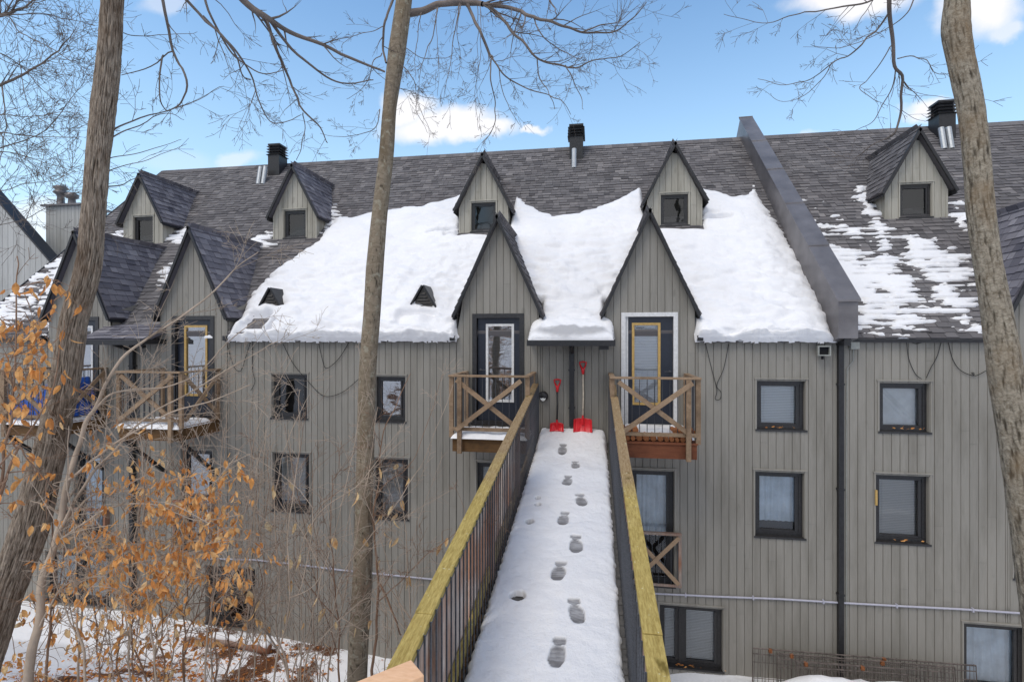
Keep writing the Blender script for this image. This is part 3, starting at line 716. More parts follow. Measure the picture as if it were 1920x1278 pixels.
# ---- balconies
def balcony(g, side, rim, logs=False, deep=1.1):
    c = CEN[min(range(3), key=lambda i: abs(CEN[i]-g))]
    x0, x1 = (c-2.02, c-.70) if g < c else (c+.70, c+2.05)
    y0, y1 = WY-deep, WY-.015; zt, zd = -.66, -1.68
    d = MB(); 
    d.box(x0+.02, x1-.02, y0+.04, y0+.085, zd-.26, zd-.03); d.box(x0+.02, x0+.065, y0+.09, y1, zd-.26, zd-.03); d.box(x1-.065, x1-.02, y0+.09, y1, zd-.26, zd-.03)
    n = 9
    for i in range(n): a = y0+.02+(y1-y0-.03)*i/n; d.box(x0+.01, x1-.01, a, a+(y1-y0)/n-.012, zd-.028, zd, R.random())
    o = d.build('balcony', rim, bld, bevel=0)
    r = MB(); r.box(x0-.04, x1+.04, y0-.02, y0+.07, zt, zt+.035, R.random()); r.box(x0-.035, x0+.05, y0+.071, y1, zt-.003, zt+.032, R.random()); r.box(x1-.05, x1+.035, y0+.071, y1, zt-.003, zt+.032, R.random())
    r.build('rail', M_WOOD, o, bevel=.004)
    r = MB(); r.box(x0+.03, x1-.03, y0+.01, y0+.035, zd+.10, zd+.16, .4); r.build('bottom_rail', M_WOOD, o)
    outer = x0 if g < c else x1
    for (px_, py_, lo) in ((x0+.0, y0+.06, zd-.02), (x1-.0, y0+.06, zd-.02), (x0+.16 if g < c else x1-.16, y0-.015, zd-.28), (x0+.02, y1-.05, zd), (x1-.02, y1-.05, zd)):
        m = MB(); m.box(px_-.038, px_+.038, py_-.03, py_+.03, lo, zt-.004, R.random()); m.build('post', M_WOOD, o, bevel=.004)
    m = MB(); m.beam((x0+.1, y0-.0, zt-.05), (x1-.1, y0-.0, zd+.12), .035, .075, (0,0,1), .6); m.build('cross_brace', M_WOOD, o)
    m = MB(); m.beam((x0+.1, y0-.04, zd+.12), (x1-.1, y0-.04, zt-.05), .035, .075, (0,0,1), .8); m.build('cross_brace', M_WOOD, o)
    if g < -5:
        xs_ = x1+.02
        m = MB(); m.beam((xs_, y0+.1, zt-.05), (xs_, y1-.08, zd+.12), .03, .07, (0,0,1), .6); m.build('cross_brace', M_WOOD, o)
        m = MB(); m.beam((xs_+.03, y0+.1, zd+.12), (xs_+.03, y1-.08, zt-.05), .03, .07, (0,0,1), .8); m.build('cross_brace', M_WOOD, o)
    b = MB(); b.tube([(0,0,0), (0,0,zt-zd-.10)], .0065, 6)
    first = b.build('baluster', M_IRON, o, loc=(0,0,0))
    base = Vector(o['_w']); spots = []
    nx = 11
    for i in range(nx): spots.append((x0+.08+(x1-x0-.16)*i/(nx-1), y0+.045))
    for xx in (x0+.01, x1-.01):
        for i in range(8): spots.append((xx, y0+.14+(y1-y0-.25)*i/7))
    for i, (x, y) in enumerate(spots):
        t = first if i == 0 else copy_part(first, (0,0,0), o)
        t.location = Vector((x, y, zd+.10))-base
    if g < -5 or g > 5:
        for xs_ in (x0+.06, x1-.06): m = MB(); m.beam((xs_, y0+.1, zd-.27), (xs_, WY-.03, zd-1.15), .05, .07, (0,0,1)); m.build('strut', M_BLK, o)
    return x0, x1, y0, y1, zd
BAL = [balcony(g, 0, rim) for g, rim in zip(GAB, [M_WOODD, M_WOODD, M_WOODD, M_WOODR, M_WOODD, M_WOODD])]

# ---- shallow rails before the french windows one storey down
def french(x0, x1, z0, z1, name='window_guard'):
    o = MB(); y = WY-.10
    o.box(x0, x1, y-.03, y+.04, z1, z1+.04, .3); o.box(x0+.02, x1-.02, y-.01, y+.02, z0, z0+.04, .3); o.box(x0, x0+.05, y+.041, WY-.002, z1-.3, z1, .4); o.box(x1-.05, x1, y+.041, WY-.002, z1-.3, z1, .4)
    o.box(x0, x0+.05, y-.015, y+.03, z0, z1-.001, .4); o.box(x1-.05, x1, y-.015, y+.03, z0, z1-.001, .4)
    ob = o.build(name, M_SLAT, bld)
    m = MB(); m.beam((x0+.05, y-.03, z1-.02), (x1-.05, y-.03, z0+.06), .02, .07, (0,0,1), 1); m.build('cross_brace', M_WOOD, ob)
    m = MB(); m.beam((x0+.05, y-.055, z0+.06), (x1-.05, y-.055, z1-.02), .02, .07, (0,0,1), 1); m.build('cross_brace', M_WOOD, ob)
    n = int((x1-x0-.1)/.09); b = MB(); b.tube([(0,0,0), (0,0,z1-z0)], .006, 6); f = b.build('baluster', M_IRON, ob, loc=(0,0,0)); bw = Vector(ob['_w'])
    for i in range(n):
        t = f if i == 0 else copy_part(f, (0,0,0), ob)
        t.location = Vector((x0+.07+(x1-x0-.14)*i/(n-1), y+.0, z0))-bw
a = wall(1180, 1000); b_ = wall(1276, 1098); french(a.x, b_.x, b_.z+.02, wall(1276, 1000).z)
a = wall(332, 935); b_ = wall(404, 1040); french(a.x, b_.x, b_.z+.03, a.z-.03)
a = wall(120, 950); b_ = wall(206, 1020); french(a.x, b_.x, a.z-.9, a.z)

# ------------------------------------------------------------------ ground
def grid_axis(lims):
    out = []
    for a, b, n in lims: out += list(np.linspace(a, b, n, endpoint=False))
    return out+[lims[-1][1]]
gx = grid_axis([(-400,-40,12),(-40,-15,25),(-15,9,160),(9,40,25),(40,400,12)]); gy = grid_axis([(-400,-30,12),(-30,0,20),(0,7,40),(7,9.7,54),(9.7,30,14),(30,500,16)])
gm = MB(); nx_, ny_ = len(gx), len(gy)
for y in gy:
    for x in gx:
        z = ground_z(x, y)+(.05*fbm(x*.6, y*.6, 3) if abs(x) < 40 and -30 < y < 30 else 0)+(.02*fbm(x*3, y*3, 9) if abs(x) < 16 and 0 < y < 9.7 else 0)
        gm.v.append((x, y, z))
for j in range(ny_-1):
    for i in range(nx_-1):
        gm.f.append((j*nx_+i, j*nx_+i+1, (j+1)*nx_+i+1, (j+1)*nx_+i)); gm.t.append(.5); gm.m.append(0)
def ground_mat():
    m = Mat('snow_and_leaf_litter', .75, .25)
    n = m.noise(9, 6, .6); f = m.noise(45, 5, .7)
    sp = m.N.new('ShaderNodeSeparateXYZ'); m.link(m.tc.outputs['Object'], sp.inputs[0])
    geo = m.N.new('ShaderNodeNewGeometry'); sp = m.N.new('ShaderNodeSeparateXYZ'); m.link(geo.outputs['Position'], sp.inputs[0])
    snow = m.mix(m.ramp(m.noise(1.1, 5, .6), [(.35, 0.0), (.75, 1.0)]), (.86,.865,.89), (.79,.795,.83))
    lit = m.mix(m.ramp(f, [(.35, 0.0), (.65, 1.0)]), (.035,.015,.008), (.20,.085,.04))
    gxm = m.math('MULTIPLY', m.math('SUBTRACT', -4.0, sp.outputs[0]), .8, clamp=True)
    gx2 = m.math('MULTIPLY', m.math('ADD', sp.outputs[0], 9.2), .8, clamp=True)
    msk = m.math('MULTIPLY', gxm, gx2)
    k = m.math('ADD', m.math('MULTIPLY', m.math('SUBTRACT', m.noise(1.3, 8, .7), .5), 6.5), m.math('MULTIPLY', msk, .75)); k = m.math('SUBTRACT', k, .25)
    k2 = m.math('MULTIPLY', k, msk); k3 = m.math('ADD', k2, m.math('MULTIPLY', m.math('SUBTRACT', f, .5), 1.5)); k3 = m.math('MULTIPLY', m.math('SUBTRACT', k3, .45), 6.0, clamp=True)
    m.color(m.mix(k3, snow, lit)); m.bump(m.math('ADD', n, m.math('MULTIPLY', f, .3)), .4, .03); return m.m
tag(gm.build('ground', ground_mat(), None, smooth=True, loc=(0,0,-H0)), kind='structure')

# ------------------------------------------------------------------ roof snow
def in_poly(px, py, poly):
    poly = np.array(poly); n = len(poly); ins = np.zeros(px.shape, bool); j = n-1
    for i in range(n):
        xi, yi = poly[i]; xj, yj = poly[j]
        c = ((yi > py) != (yj > py)) & (px < (xj-xi)*(py-yi)/(yj-yi+1e-12)+xi); ins ^= c; j = i
    return ins
def sdist(px, py, poly):
    poly = np.array(poly); n = len(poly); d = np.full(px.shape, 1e9)
    for i in range(n):
        a, b = poly[i], poly[(i+1) % n]; ab = b-a
        t = np.clip(((px-a[0])*ab[0]+(py-a[1])*ab[1])/(ab@ab+1e-12), 0, 1)
        d = np.minimum(d, np.hypot(px-(a[0]+t*ab[0]), py-(a[1]+t*ab[1])))
    return np.where(in_poly(px, py, poly), d, -d)
def roof_sr(px, py, h=.08):
    p = roofp(px, py, h); q = Vector((0, 9.5, 0)); return (p.x, (p-q).dot(up45))
def vnoise(X, Yv, sc, z, o=4):
    out = np.empty(X.shape); f = out.ravel(); xr, yr = X.ravel(), Yv.ravel()
    for i in range(len(xr)): f[i] = fbm(xr[i]*sc[0], yr[i]*sc[1], z, o)
    return out
def height_sheet(name, S, Rr, Hh, label, cat, origin=(0,9.5,0), ru=up45, nn=ROOF_N, wear_dark=None, mat=None):
    """keeps the cells where the height field is above the roof"""
    ok = Hh > -.02; mb = MB(); idx = -np.ones(S.shape, int); va = []
    keep = ok[:-1,:-1] | ok[1:,:-1] | ok[:-1,1:] | ok[1:,1:]
    use = np.zeros(S.shape, bool); use[:-1,:-1] |= keep; use[1:,:-1] |= keep; use[:-1,1:] |= keep; use[1:,1:] |= keep
    k = 0; o = Vector(origin)
    for i, j in zip(*np.nonzero(use)):
        idx[i,j] = k; k += 1; p = o+Vector((1,0,0))*S[i,j]+ru*Rr[i,j]+nn*Hh[i,j]; mb.v.append(tuple(p)); va.append(0 if wear_dark is None else wear_dark[i,j])
    for i, j in zip(*np.nonzero(keep)):
        mb.f.append((idx[i,j], idx[i,j+1], idx[i+1,j+1], idx[i+1,j])); mb.t.append(.5); mb.m.append(0)
    mb.va = va
    return tag(mb.build(name, mat or M_SNOW, None, smooth=True), label, cat, kind='stuff')
outer_px = [(428,634),(440,606),(456,583),(466,556),(486,534),(505,517),(512,505),(540,486),(572,463),(592,452),(600,440),(625,415),(628,403),(660,405),(700,395),(745,388),(790,384),(840,371),(860,362),(900,362),
            (938,345),(943,338),(958,350),(975,368),(985,378),(1012,392),(1040,402),(1080,397),(1115,386),(1140,377),(1165,368),(1190,352),(1215,333),(1300,345),(1322,350),(1350,355),(1372,366),(1400,362),(1414,350),(1412,335),(1421,362),(1440,390),(1470,432),(1500,485),(1530,540),(1552,590),(1572,636)]
poly = [roof_sr(x, y, .06) for x, y in outer_px]
poly = [(poly[0][0], -.4)]+poly[1:-1]+[(4.04, -.4)]
poly = [(x, r) for x, r in poly]
step = .036
S, Rr = np.meshgrid(np.arange(-9.4, 4.16, .031), np.concatenate([np.arange(-.13, .12, .011), np.arange(.12, 5.3, step)]))
nlow = vnoise(S, Rr, (1.1, 1.1), 1.3, 3); nmid = vnoise(S, Rr, (2.3, 6.0), 4.1, 4); nedge = vnoise(S, Rr, (6, 9), 8.8, 3); nstk = vnoise(S, Rr, (3, 15), 2.8, 3)
sdp = sdist(S, Rr, poly)+.05*nedge+.085*nstk*(Rr > .1)
nfin = vnoise(S, Rr, (9, 15), 6.1, 3)
thick = .12+.07*np.exp(-(Rr/1.6)**2)+.05*nlow
lump = (.10*nmid+.028*nfin)*np.clip(1.5-Rr/3.2, .35, 1)
Hh = (thick+lump)*(1-np.exp(-np.clip(sdp, 0, None)/.11)) + np.where(sdp < 0, sdp*.8, 0)
# lip over the eave
lip = np.clip((Rr+.045+.016*nedge+.014*nmid)/.05, -1, 1); Hh = np.where(Rr < .0, np.minimum(Hh, .12*np.sqrt(np.clip(lip, 0, 1))+np.where(lip < 0, lip*.14, 0)), Hh)
def rect_cut(H, x0, x1, r0, r1, soft=.05):
    d = np.minimum(np.minimum(S-x0, x1-S), np.minimum(Rr-r0, r1-Rr)); return np.where(d > 0, np.minimum(H, -.05-d*0), np.where(d > -soft, np.minimum(H, .12*(-d/soft)+.0), H))
for x in DORM[1:4]: Hh = rect_cut(Hh, x-.62, x+.62, 3.38, 6.5)
for g in GAB[2:4]: Hh = rect_cut(Hh, g-.80, g+.80, -.5, 1.0, .03)
# bare hollows before the louvres
for x, wl, wr in ((LOUV[0], .42, .12), (LOUV[1], .46, .34)):
    lx = np.where(S < x, (x-S)/wl, (S-x)/wr)
    zface = .62
    ins = (lx < 1+.25*nedge); lowr = .34 if x < -5 else .44
    cap = np.where(Rr > lowr, -.035, -.035+np.clip((lowr-Rr)*.9, 0, .3)+(0 if x > -5 else -.02))
    Hh = np.where(ins & (Rr < .64), np.minimum(Hh, np.maximum(cap, np.where(x > -5, .04+.16*(1-np.clip(lx, 0, 1)), -.1)*(Rr < .56))), Hh)
for (cx, cr, ax, ar) in ((-7.0,.10,.36,.09), (-6.52,.25,.05,.26), (-3.6,3.62,.42,.05), (-3.3,3.45,.25,.04), (2.75,3.78,.35,.06), (2.5,3.98,.3,.04),(1.95,1.2,.02,.02)):
    q = ((S-cx)/ax)**2+((Rr-cr-.18*(S-cx)*(1 if cr > 3 and cx < 0 else 0))/ar)**2; Hh = np.where(q < 1+.5*nedge, np.minimum(Hh, -.04), Hh)
for _ in range(2):
    Hp = np.pad(Hh, 1, mode='edge'); Hb = (Hp[:-2,1:-1]+Hp[2:,1:-1]+Hp[1:-1,:-2]+Hp[1:-1,2:]+2*Hp[1:-1,1:-1])/6; Hh = np.where(Rr > .06, Hb, Hh)
height_sheet('snow', S, Rr, Hh, 'thick white snow slab lying over the middle of the roof round the dormers', 'snow')

# icy snow on the canopy
cS, cR = np.meshgrid(np.arange(-.8, .8, .03), np.arange(-.05, .75, .03))
cn = vnoise(cS, cR, (5, 5), 2.2, 4); e = np.minimum(np.minimum(cS+.75, .75-cS), cR+.04)
cH = (.10+.03*cn)*(1-np.exp(-np.clip(e, 0, None)/.07))-np.where(e < 0, .05, 0)
wr = np.clip(1.6-((cS)/.6)**2-((cR-.16)/.15)**2+.5*cn, 0, 1)*.6
height_sheet('snow', cS, cR, cH, 'icy greyish snow cap on the small canopy above the shovels', 'snow', (CEN[1], 9.07, .0), Vector((0,.55,.28)).normalized(), Vector((0,-.28,.55)).normalized(), wear_dark=wr)

# broken course-aligned patches on the right-hand and left-hand roof
def patches(polys, x0, x1, r0, r1, z, label, dens, seed):
    S2, R2 = np.meshgrid(np.arange(x0, x1, .028), np.arange(r0, r1, .0237))
    n1 = vnoise(S2, R2, (2.6, 11), z, 4); n2 = vnoise(S2, R2, (1.2, 1.2), z+3, 3)
    course = ((R2/.142) % 1.0)
    H = np.full(S2.shape, -.05)
    for pl, d in polys:
        pp = [roof_sr(x, y, .02) for x, y in pl]; s = sdist(S2, R2, pp)
        f = np.clip(s/.16, -3, 1)*.5+n1*1.15+n2*.5+d-.06-.75*np.clip((.34-course)/.34, 0, 1)
        H = np.maximum(H, np.clip(f*.16, -.05, .045))
    return height_sheet('snow', S2, R2, H, label, 'snow')
patches([([(1520,470),(1560,462),(1620,480),(1660,475),(1700,520),(1738,575),(1730,603),(1612,612),(1600,560),(1556,500)], .3),
         ([(1610,352),(1620,358),(1645,400),(1672,455),(1660,460),(1630,415)], .25), ([(1530,415),(1600,415),(1640,450),(1560,470),(1510,440)], -.28),
         ([(1700,448),(1745,455),(1800,478),(1822,530),(1838,600),(1836,618),(1790,600),(1750,550),(1712,490)], .12), ([(1776,388),(1790,388),(1812,412),(1808,420),(1780,402)], .6)],
        4.5, 8.2, -.02, 5.2, 5.5, 'thin broken patches of snow on the shingles right of the parapet', 0, 1)
patches([([(-40,590),(60,520),(130,478),(140,495),(110,560),(20,610),(-40,632)], .15), ([(95,600),(112,590),(108,620),(90,622)], .3), ([(310,450),(345,430),(355,437),(330,452)], .25), ([(465,452),(492,440),(497,458),(480,468)], .35),
         ([(205,440),(232,430),(240,450),(215,455)], .05), ([(300,510),(318,500),(322,520),(308,530)], .1), ([(600,400),(628,386),(640,405),(610,425)], .15)],
        -14.2, -6.2, -.02, 5.2, 15.5, 'thin snow streaks on the shingles at the left end of the roof', 0, 2)

# ------------------------------------------------------------------ footbridge
BX0, BX1 = -1.0, .225
def rail_z(y): return -.83-(9.45-y)*.142
def deck_z(y): return rail_z(y)-1.06
br = empty('footbridge', (-.39, 5.5, deck_z(5.5)-.3)); tag(br, 'wooden footbridge with black metal railings running up to the wall', 'footbridge')
YS, YE = .9, 9.42
m = MB(); y = YS; j = 0
while y < YE: m.hexa([(BX0-.06, y, deck_z(y)-.04), (BX1+.06, y, deck_z(y)-.04), (BX1+.06, y+.132, deck_z(y+.132)-.04), (BX0-.06, y+.132, deck_z(y+.132)-.04)]+[(BX0-.06, y, deck_z(y)), (BX1+.06, y, deck_z(y)), (BX1+.06, y+.132, deck_z(y+.132)), (BX0-.06, y+.132, deck_z(y+.132))], R.random()); y += .14
m.build('deck', M_LOUV, br)
for x in (BX0-.02, BX1+.02):
    m = MB(); m.beam((x, YS, deck_z(YS)-.17), (x, YE, deck_z(YE)-.17), .05, .25, (0,0,1)); m.build('beam', M_WOODD, br)
for side, xc in (('left', -1.055), ('right', .345)):
    sg = -1 if side == 'left' else 1; inner = xc-sg*.056
    m = MB(); ys = [YS, 3.1, 5.4, 7.3, YE]
    for a, b in zip(ys[:-1], ys[1:]):
        dz = R.uniform(-.004, .004); m.beam((xc, a+.003, rail_z(a)-.02+dz), (xc+R.uniform(-.003,.003), b-.003, rail_z(b)-.02+dz), .116, .04, (0,0,1), R.random())
    o = m.build('railing', M_RAIL, br, bevel=.004, loc=(0,0,0))
    m = MB(); m.beam((inner+sg*.012, YS, rail_z(YS)-.06), (inner+sg*.012, YE, rail_z(YE)-.06), .006, .035, (0,0,1)); m.beam((inner+sg*.012, YS, deck_z(YS)-.0), (inner+sg*.012, YE, deck_z(YE)-.0), .008, .03, (0,0,1)); m.build('metal_bar', M_IRON, o)
    b = MB(); b.box(-.0055, .0055, -.0055, .0055, -1.14, .014); f = b.build('baluster', M_IRON, o, loc=(0,0,0))
    n = 74
    for i in range(n):
        t = f if i == 0 else copy_part(f, (0,0,0), o); y = YS+.06+(YE-YS-.1)*i/(n-1); t.location = Vector((inner-sg*.012, y, rail_z(y)-.018))
    y = YS; k = 0
    posts = [1.4, 3.3, 5.2, 7.1, 9.2]
    for y in posts:
        m = MB(); m.box(xc+sg*.0-.045, xc+.045, y-.045, y+.045, deck_z(y)-.34, rail_z(y)-.042, R.random()); m.build('post', M_SLAT, o)
    # outer weathered boards
    y = YS; 
    m = MB()
    while y < (7.4 if side == 'left' else 0):
        w = R.uniform(.07, .10)
        if R.random() < .93 and not (side == 'left' and y < 2.95):
            xo = xc+sg*.035; lo = deck_z(y)-.30-R.uniform(0,.05); hi = rail_z(y)-.05-R.uniform(.0,.06)
            m.box(xo-.012, xo+.012, y, y+w, lo, hi, R.random())
        y += w+R.uniform(-.002, .008)
    if m.v: m.build('side_boards', M_SIDEB, o)
    m = MB(); m.beam((xc+sg*.002, YS, deck_z(YS)+.04), (xc+sg*.002, YE, deck_z(YE)+.04), .03, .24, (0,0,1)); m.build('kick_board', M_RAIL, o)
    if side == 'left':
        m = MB(); y = YS
        while y < YE: m.box(BX0-.055, BX0-.005, y, y+.10, deck_z(y)-.01, deck_z(y)+.035, R.random()); y += .13
        m.build('deck_edge_blocks', M_WOODD, br)

# ---- trodden snow on the deck
ds_ = .0125
Sx, Sy = np.meshgrid(np.arange(BX0-.02, BX1+.05, ds_), np.arange(YS+.05, WY-.04, .0165))
fn = vnoise(Sx, Sy, (2.2, 2.2), 7, 4); en = vnoise(Sx, Sy, (9, 9), 2, 3)
def deck_snow(y): return deck_z(y)+.055
edge = np.minimum(Sx-(BX0+.0), (BX1+.015)-Sx)+.02*en
hs = .058+.018*fn+.15*np.clip((Sy-8.55)/.9, 0, 1)**1.3
hs = hs*(1-np.exp(-np.clip(edge, 0, None)/.025))-np.where(edge < 0, .05, 0)
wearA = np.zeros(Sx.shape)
def deck_pt(px, py):
    d = px_dir(px, py); t = (deck_z(0)+.058)/(d.z-.142*d.y); return d*t
foot_px = [(1046,1218,0),(1080,1141,1),(1048,1068,0),(1080,1017,1),(1057,969,0),(1089,935,1),(1064,899,0),(1079,870,1),(1055,844,0),(1030,812,1),(1008,815,0)]
for k_, (fx, fy, rt) in enumerate(foot_px):
    p = deck_pt(fx, fy); a = math.radians((-9 if rt else 4)+R.uniform(-7,7)); cx, cy = p.x, p.y; sc_ = R.uniform(.93,1.06)
    u = ((Sx-cx)*math.cos(a)-(Sy-cy)*math.sin(a))/1.45/sc_; v = ((Sx-cx)*math.sin(a)+(Sy-cy)*math.cos(a))/1.25/sc_; u = u+.006*en; v = v+.008*en   # v along the foot, heading toward the wall... prints lead to the camera
    q1 = np.abs(u/(.047+.06*np.clip(-v, -.05, .06)*.3))**2.6+np.abs((v+.045)/.105)**2.6          # ball of the foot (towards the camera)
    q2 = (u/.041)**4+((v-.098)/.034)**4          # heel
    q3 = (np.abs(u/.030))**4+((v-.03)/.075)**4
    f = np.maximum(np.clip(1.15-q1, 0, .25)/.25, np.clip(1.15-q2, 0, .3)/.3)
    if k_ > 8: f *= .35
    tread = .5+.5*np.sin(v*2*math.pi/.022)
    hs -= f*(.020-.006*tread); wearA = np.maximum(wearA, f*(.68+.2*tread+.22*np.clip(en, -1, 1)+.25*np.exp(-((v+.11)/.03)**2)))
    if k_ in (3, 6): hs -= .006*np.clip(1-((u+.07)/.05)**2-((v-.02)/.12)**2, 0, 1)
    rim = np.exp(-((np.minimum(q1, q2)-1.6)/.35)**2); hs += .004*rim
hole = [(1008,932,.035,.04),(1008,944,.04,.04),(993,976,.05,.055),(971,1114,.07,.065),(1152,0,0,0)]
for hx, hy, aw, al in hole[:4]:
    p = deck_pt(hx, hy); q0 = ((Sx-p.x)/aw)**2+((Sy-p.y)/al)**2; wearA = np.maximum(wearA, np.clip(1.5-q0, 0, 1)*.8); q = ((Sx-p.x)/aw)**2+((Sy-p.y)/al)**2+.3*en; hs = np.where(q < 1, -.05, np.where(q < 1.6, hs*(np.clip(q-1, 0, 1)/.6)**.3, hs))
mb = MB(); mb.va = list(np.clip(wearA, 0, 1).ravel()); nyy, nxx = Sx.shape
DZ = deck_z(0)+.142*Sy; V = np.stack([Sx, Sy, DZ+hs], -1).reshape(-1, 3); mb.v = [tuple(v) for v in V]
for i in range(nyy-1):
    for j in range(nxx-1): mb.f.append((i*nxx+j, i*nxx+j+1, (i+1)*nxx+j+1, (i+1)*nxx+j))
mb.t = [.5]*len(mb.f); mb.m = [0]*len(mb.f)
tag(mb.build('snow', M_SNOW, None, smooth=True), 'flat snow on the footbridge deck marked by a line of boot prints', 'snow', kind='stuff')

# snow pads on balcony decks
def pad(x0, x1, y0, y1, z, h, label, seed):
    a, b = np.meshgrid(np.arange(x0-.02, x1+.03, .03), np.arange(y0-.02, y1+.03, .03)); n = vnoise(a, b, (4, 4), seed, 4)
    e = np.minimum(np.minimum(a-x0, x1-a), np.minimum(b-y0, y1-b)); H = (h+.03*n)*(1-np.exp(-np.clip(e, 0, None)/.03))-np.where(e < 0.001, .03, 0)
    mb = MB(); ny, nx = a.shape; mb.v = [tuple(v) for v in np.stack([a, b, z+H], -1).reshape(-1, 3)]
    for i in range(ny-1):
        for j in range(nx-1): mb.f.append((i*nx+j, i*nx+j+1, (i+1)*nx+j+1, (i+1)*nx+j))
    mb.t = [.5]*len(mb.f); mb.m = [0]*len(mb.f); tag(mb.build('snow', M_SNOW, None, smooth=True), label, 'snow', kind='stuff')
x0, x1, y0, y1, zd = BAL[2]; pad(x0+.02, x1-.02, y0-.0, y1-.35, zd, .075, 'smooth snow layer on the balcony left of the footbridge', 1)
x0, x1, y0, y1, zd = BAL[3]; pad(x0+.02, x1-.02, y0+.3, y1-.05, zd, .14, 'snow behind the firewood on the balcony right of the footbridge', 2)
x0, x1, y0, y1, zd = BAL[1]; pad(x0+.02, x1-.02, y0-.0, y1-.25, zd, .075, 'snow layer on the balcony half hidden by twigs', 3)
x0, x1, y0, y1, zd = BAL[0]; pad(x0+.02, x1-.02, y0-.0, y1-.25, zd, .07, 'snow layer on the leftmost balcony under the blue tarpaulin', 4)

# firewood on the right balcony
x0, x1, y0, y1, zd = BAL[3]
M_LOG = wood('firewood', (.16,.05,.02), (.42,.17,.07), .4, (2,2,2), 8)
nlog = 0
for row in range(2):
    x = x0+.10
    while x < x1-.1:
        r = R.uniform(.035, .062); h = zd+ (r if row == 0 else .11+r)
        if row == 0 or (x < x0+.32 or x > x1-.42):
            m = MB(); pts = [(x+r, y0+.10+R.uniform(-.01,.01), h), (x+r+R.uniform(-.02,.02), y0+.30, h+.01), (x+r+R.uniform(-.02,.02), y0+.50, h)]
            m.tube(pts, [r*.96, r, r*.92], 9, R.random()); o = m.build('firewood_log', M_LOG, None)
            tag(o, 'reddish split log stacked on the balcony right of the footbridge', 'log', 'firewood logs on the balcony')
        x += 2*r+.006

# blue tarpaulin over things on the leftmost balcony
x0, x1, y0, y1, zd = BAL[0]
a, b = np.meshgrid(np.linspace(x0+.05, x1-.04, 50), np.linspace(y0+.12, y1-.15, 34)); n = vnoise(a, b, (3.5, 3.5), 3.3, 5)
e = np.minimum(np.minimum(a-(x0+.05), (x1-.04)-a), np.minimum(b-(y0+.12), (y1-.15)-b)); H = np.clip(e/.10, 0, 1)**.7*(.55+.22*np.sin(a*4))+.06*n*np.clip(e/.1, 0, 1)
mb = MB(); ny, nx = a.shape; mb.v = [tuple(v) for v in np.stack([a, b, zd+.09+H], -1).reshape(-1, 3)]
for i in range(ny-1):
    for j in range(nx-1): mb.f.append((i*nx+j, i*nx+j+1, (i+1)*nx+j+1, (i+1)*nx+j))
mb.t = [.5]*len(mb.f); mb.m = [0]*len(mb.f); tag(mb.build('tarpaulin', M_TARP, None, smooth=True), 'crumpled bright blue tarpaulin covering a heap on the leftmost balcony', 'tarpaulin')

# ------------------------------------------------------------------ shovels
def shovel(x, ztop, zbot, w, hb, shaft_mat, label, wood_shaft):
    y = WY-.16; yt = WY-.035; blade_top = zbot+hb
    def Y(z): return y+(yt-y)*(z-zbot)/(ztop-zbot)
    root = empty('snow_shovel', (x, y, zbot)); tag(root, label, 'shovel')
    g = MB()   # D grip
    gw, gh = .062, .17; zt = ztop
    pts = [(x, Y(zt-gh-.05), zt-gh-.06), (x, Y(zt-gh), zt-gh+.015), (x-gw*.75, Y(zt-.07), zt-.07), (x-gw, Y(zt-.02), zt-.012), (x, Y(zt), zt), (x+gw, Y(zt-.02), zt-.012), (x+gw*.75, Y(zt-.07), zt-.07), (x, Y(zt-gh), zt-gh+.015)]
    g.tube(pts[2:7], .0145, 8); g.tube([pts[2], (x-.012, Y(zt-gh), zt-gh+.03), pts[0]], [.0145,.02,.022], 8); g.tube([pts[6], (x+.012, Y(zt-gh), zt-gh+.03), pts[0]], [.0145,.02,.022], 8)
    g.build('grip', M_RED, root, smooth=True)
    s = MB(); s.tube([(x, Y(zt-gh-.03), zt-gh-.03), (x+.008, Y((zt+zbot)/2), (zt+zbot)/2), (x, Y(blade_top)-.004, blade_top-.05)], [.013,.014,.014], 10); s.build('shaft', shaft_mat, root, smooth=True)
    b = MB(); nxb, nzb = 16, 8
    P = [[None]*(nzb+1) for _ in range(nxb+1)]
    for i in range(nxb+1):
        for j in range(nzb+1):
            u = i/nxb*2-1; v = j/nzb; z = zbot-.02+(hb+.02)*v
            P[i][j] = Vector((x+u*w/2*(1-.06*v), Y(z)-.03-.05*abs(u)**2.2-.02*(1-v)+(.006 if i % 4 == 2 else 0)+.03*math.sin(v*3.1), z-(.02 if v == 1 else 0)*abs(u)**3))
    for i in range(nxb):
        for j in range(nzb): b.face([P[i][j], P[i+1][j], P[i+1][j+1], P[i][j+1]])
    for i in range(nxb): b.face([P[i][nzb], P[i+1][nzb], P[i+1][nzb]+Vector((0,.02,-.012)), P[i][nzb]+Vector((0,.02,-.012))])
    b.tube([(x, Y(blade_top)-.03, blade_top+.05), (x, Y(blade_top)-.03, blade_top-.12)], [.019, .024], 10)
    o = b.build('blade', M_RED, root); sm = o.modifiers.new('solid', 'SOLIDIFY'); sm.thickness = .006
M_SHAFTW = plain('worn_pale_shaft', (.55,.48,.38), .6, .3, nz=.25, scale=14)
zb = deck_z(9.4)+.22
p = wall(1045, 711, WY-.06); shovel(p.x, p.z, zb, .25, .13, M_BLK, 'short red snow shovel with black shaft leaning left of the drainpipe', False)
p = wall(1092, 678, WY-.06); shovel(p.x+.01, p.z, zb, .34, .22, M_SHAFTW, 'tall red snow shovel with pale wooden shaft leaning right of the drainpipe', True)

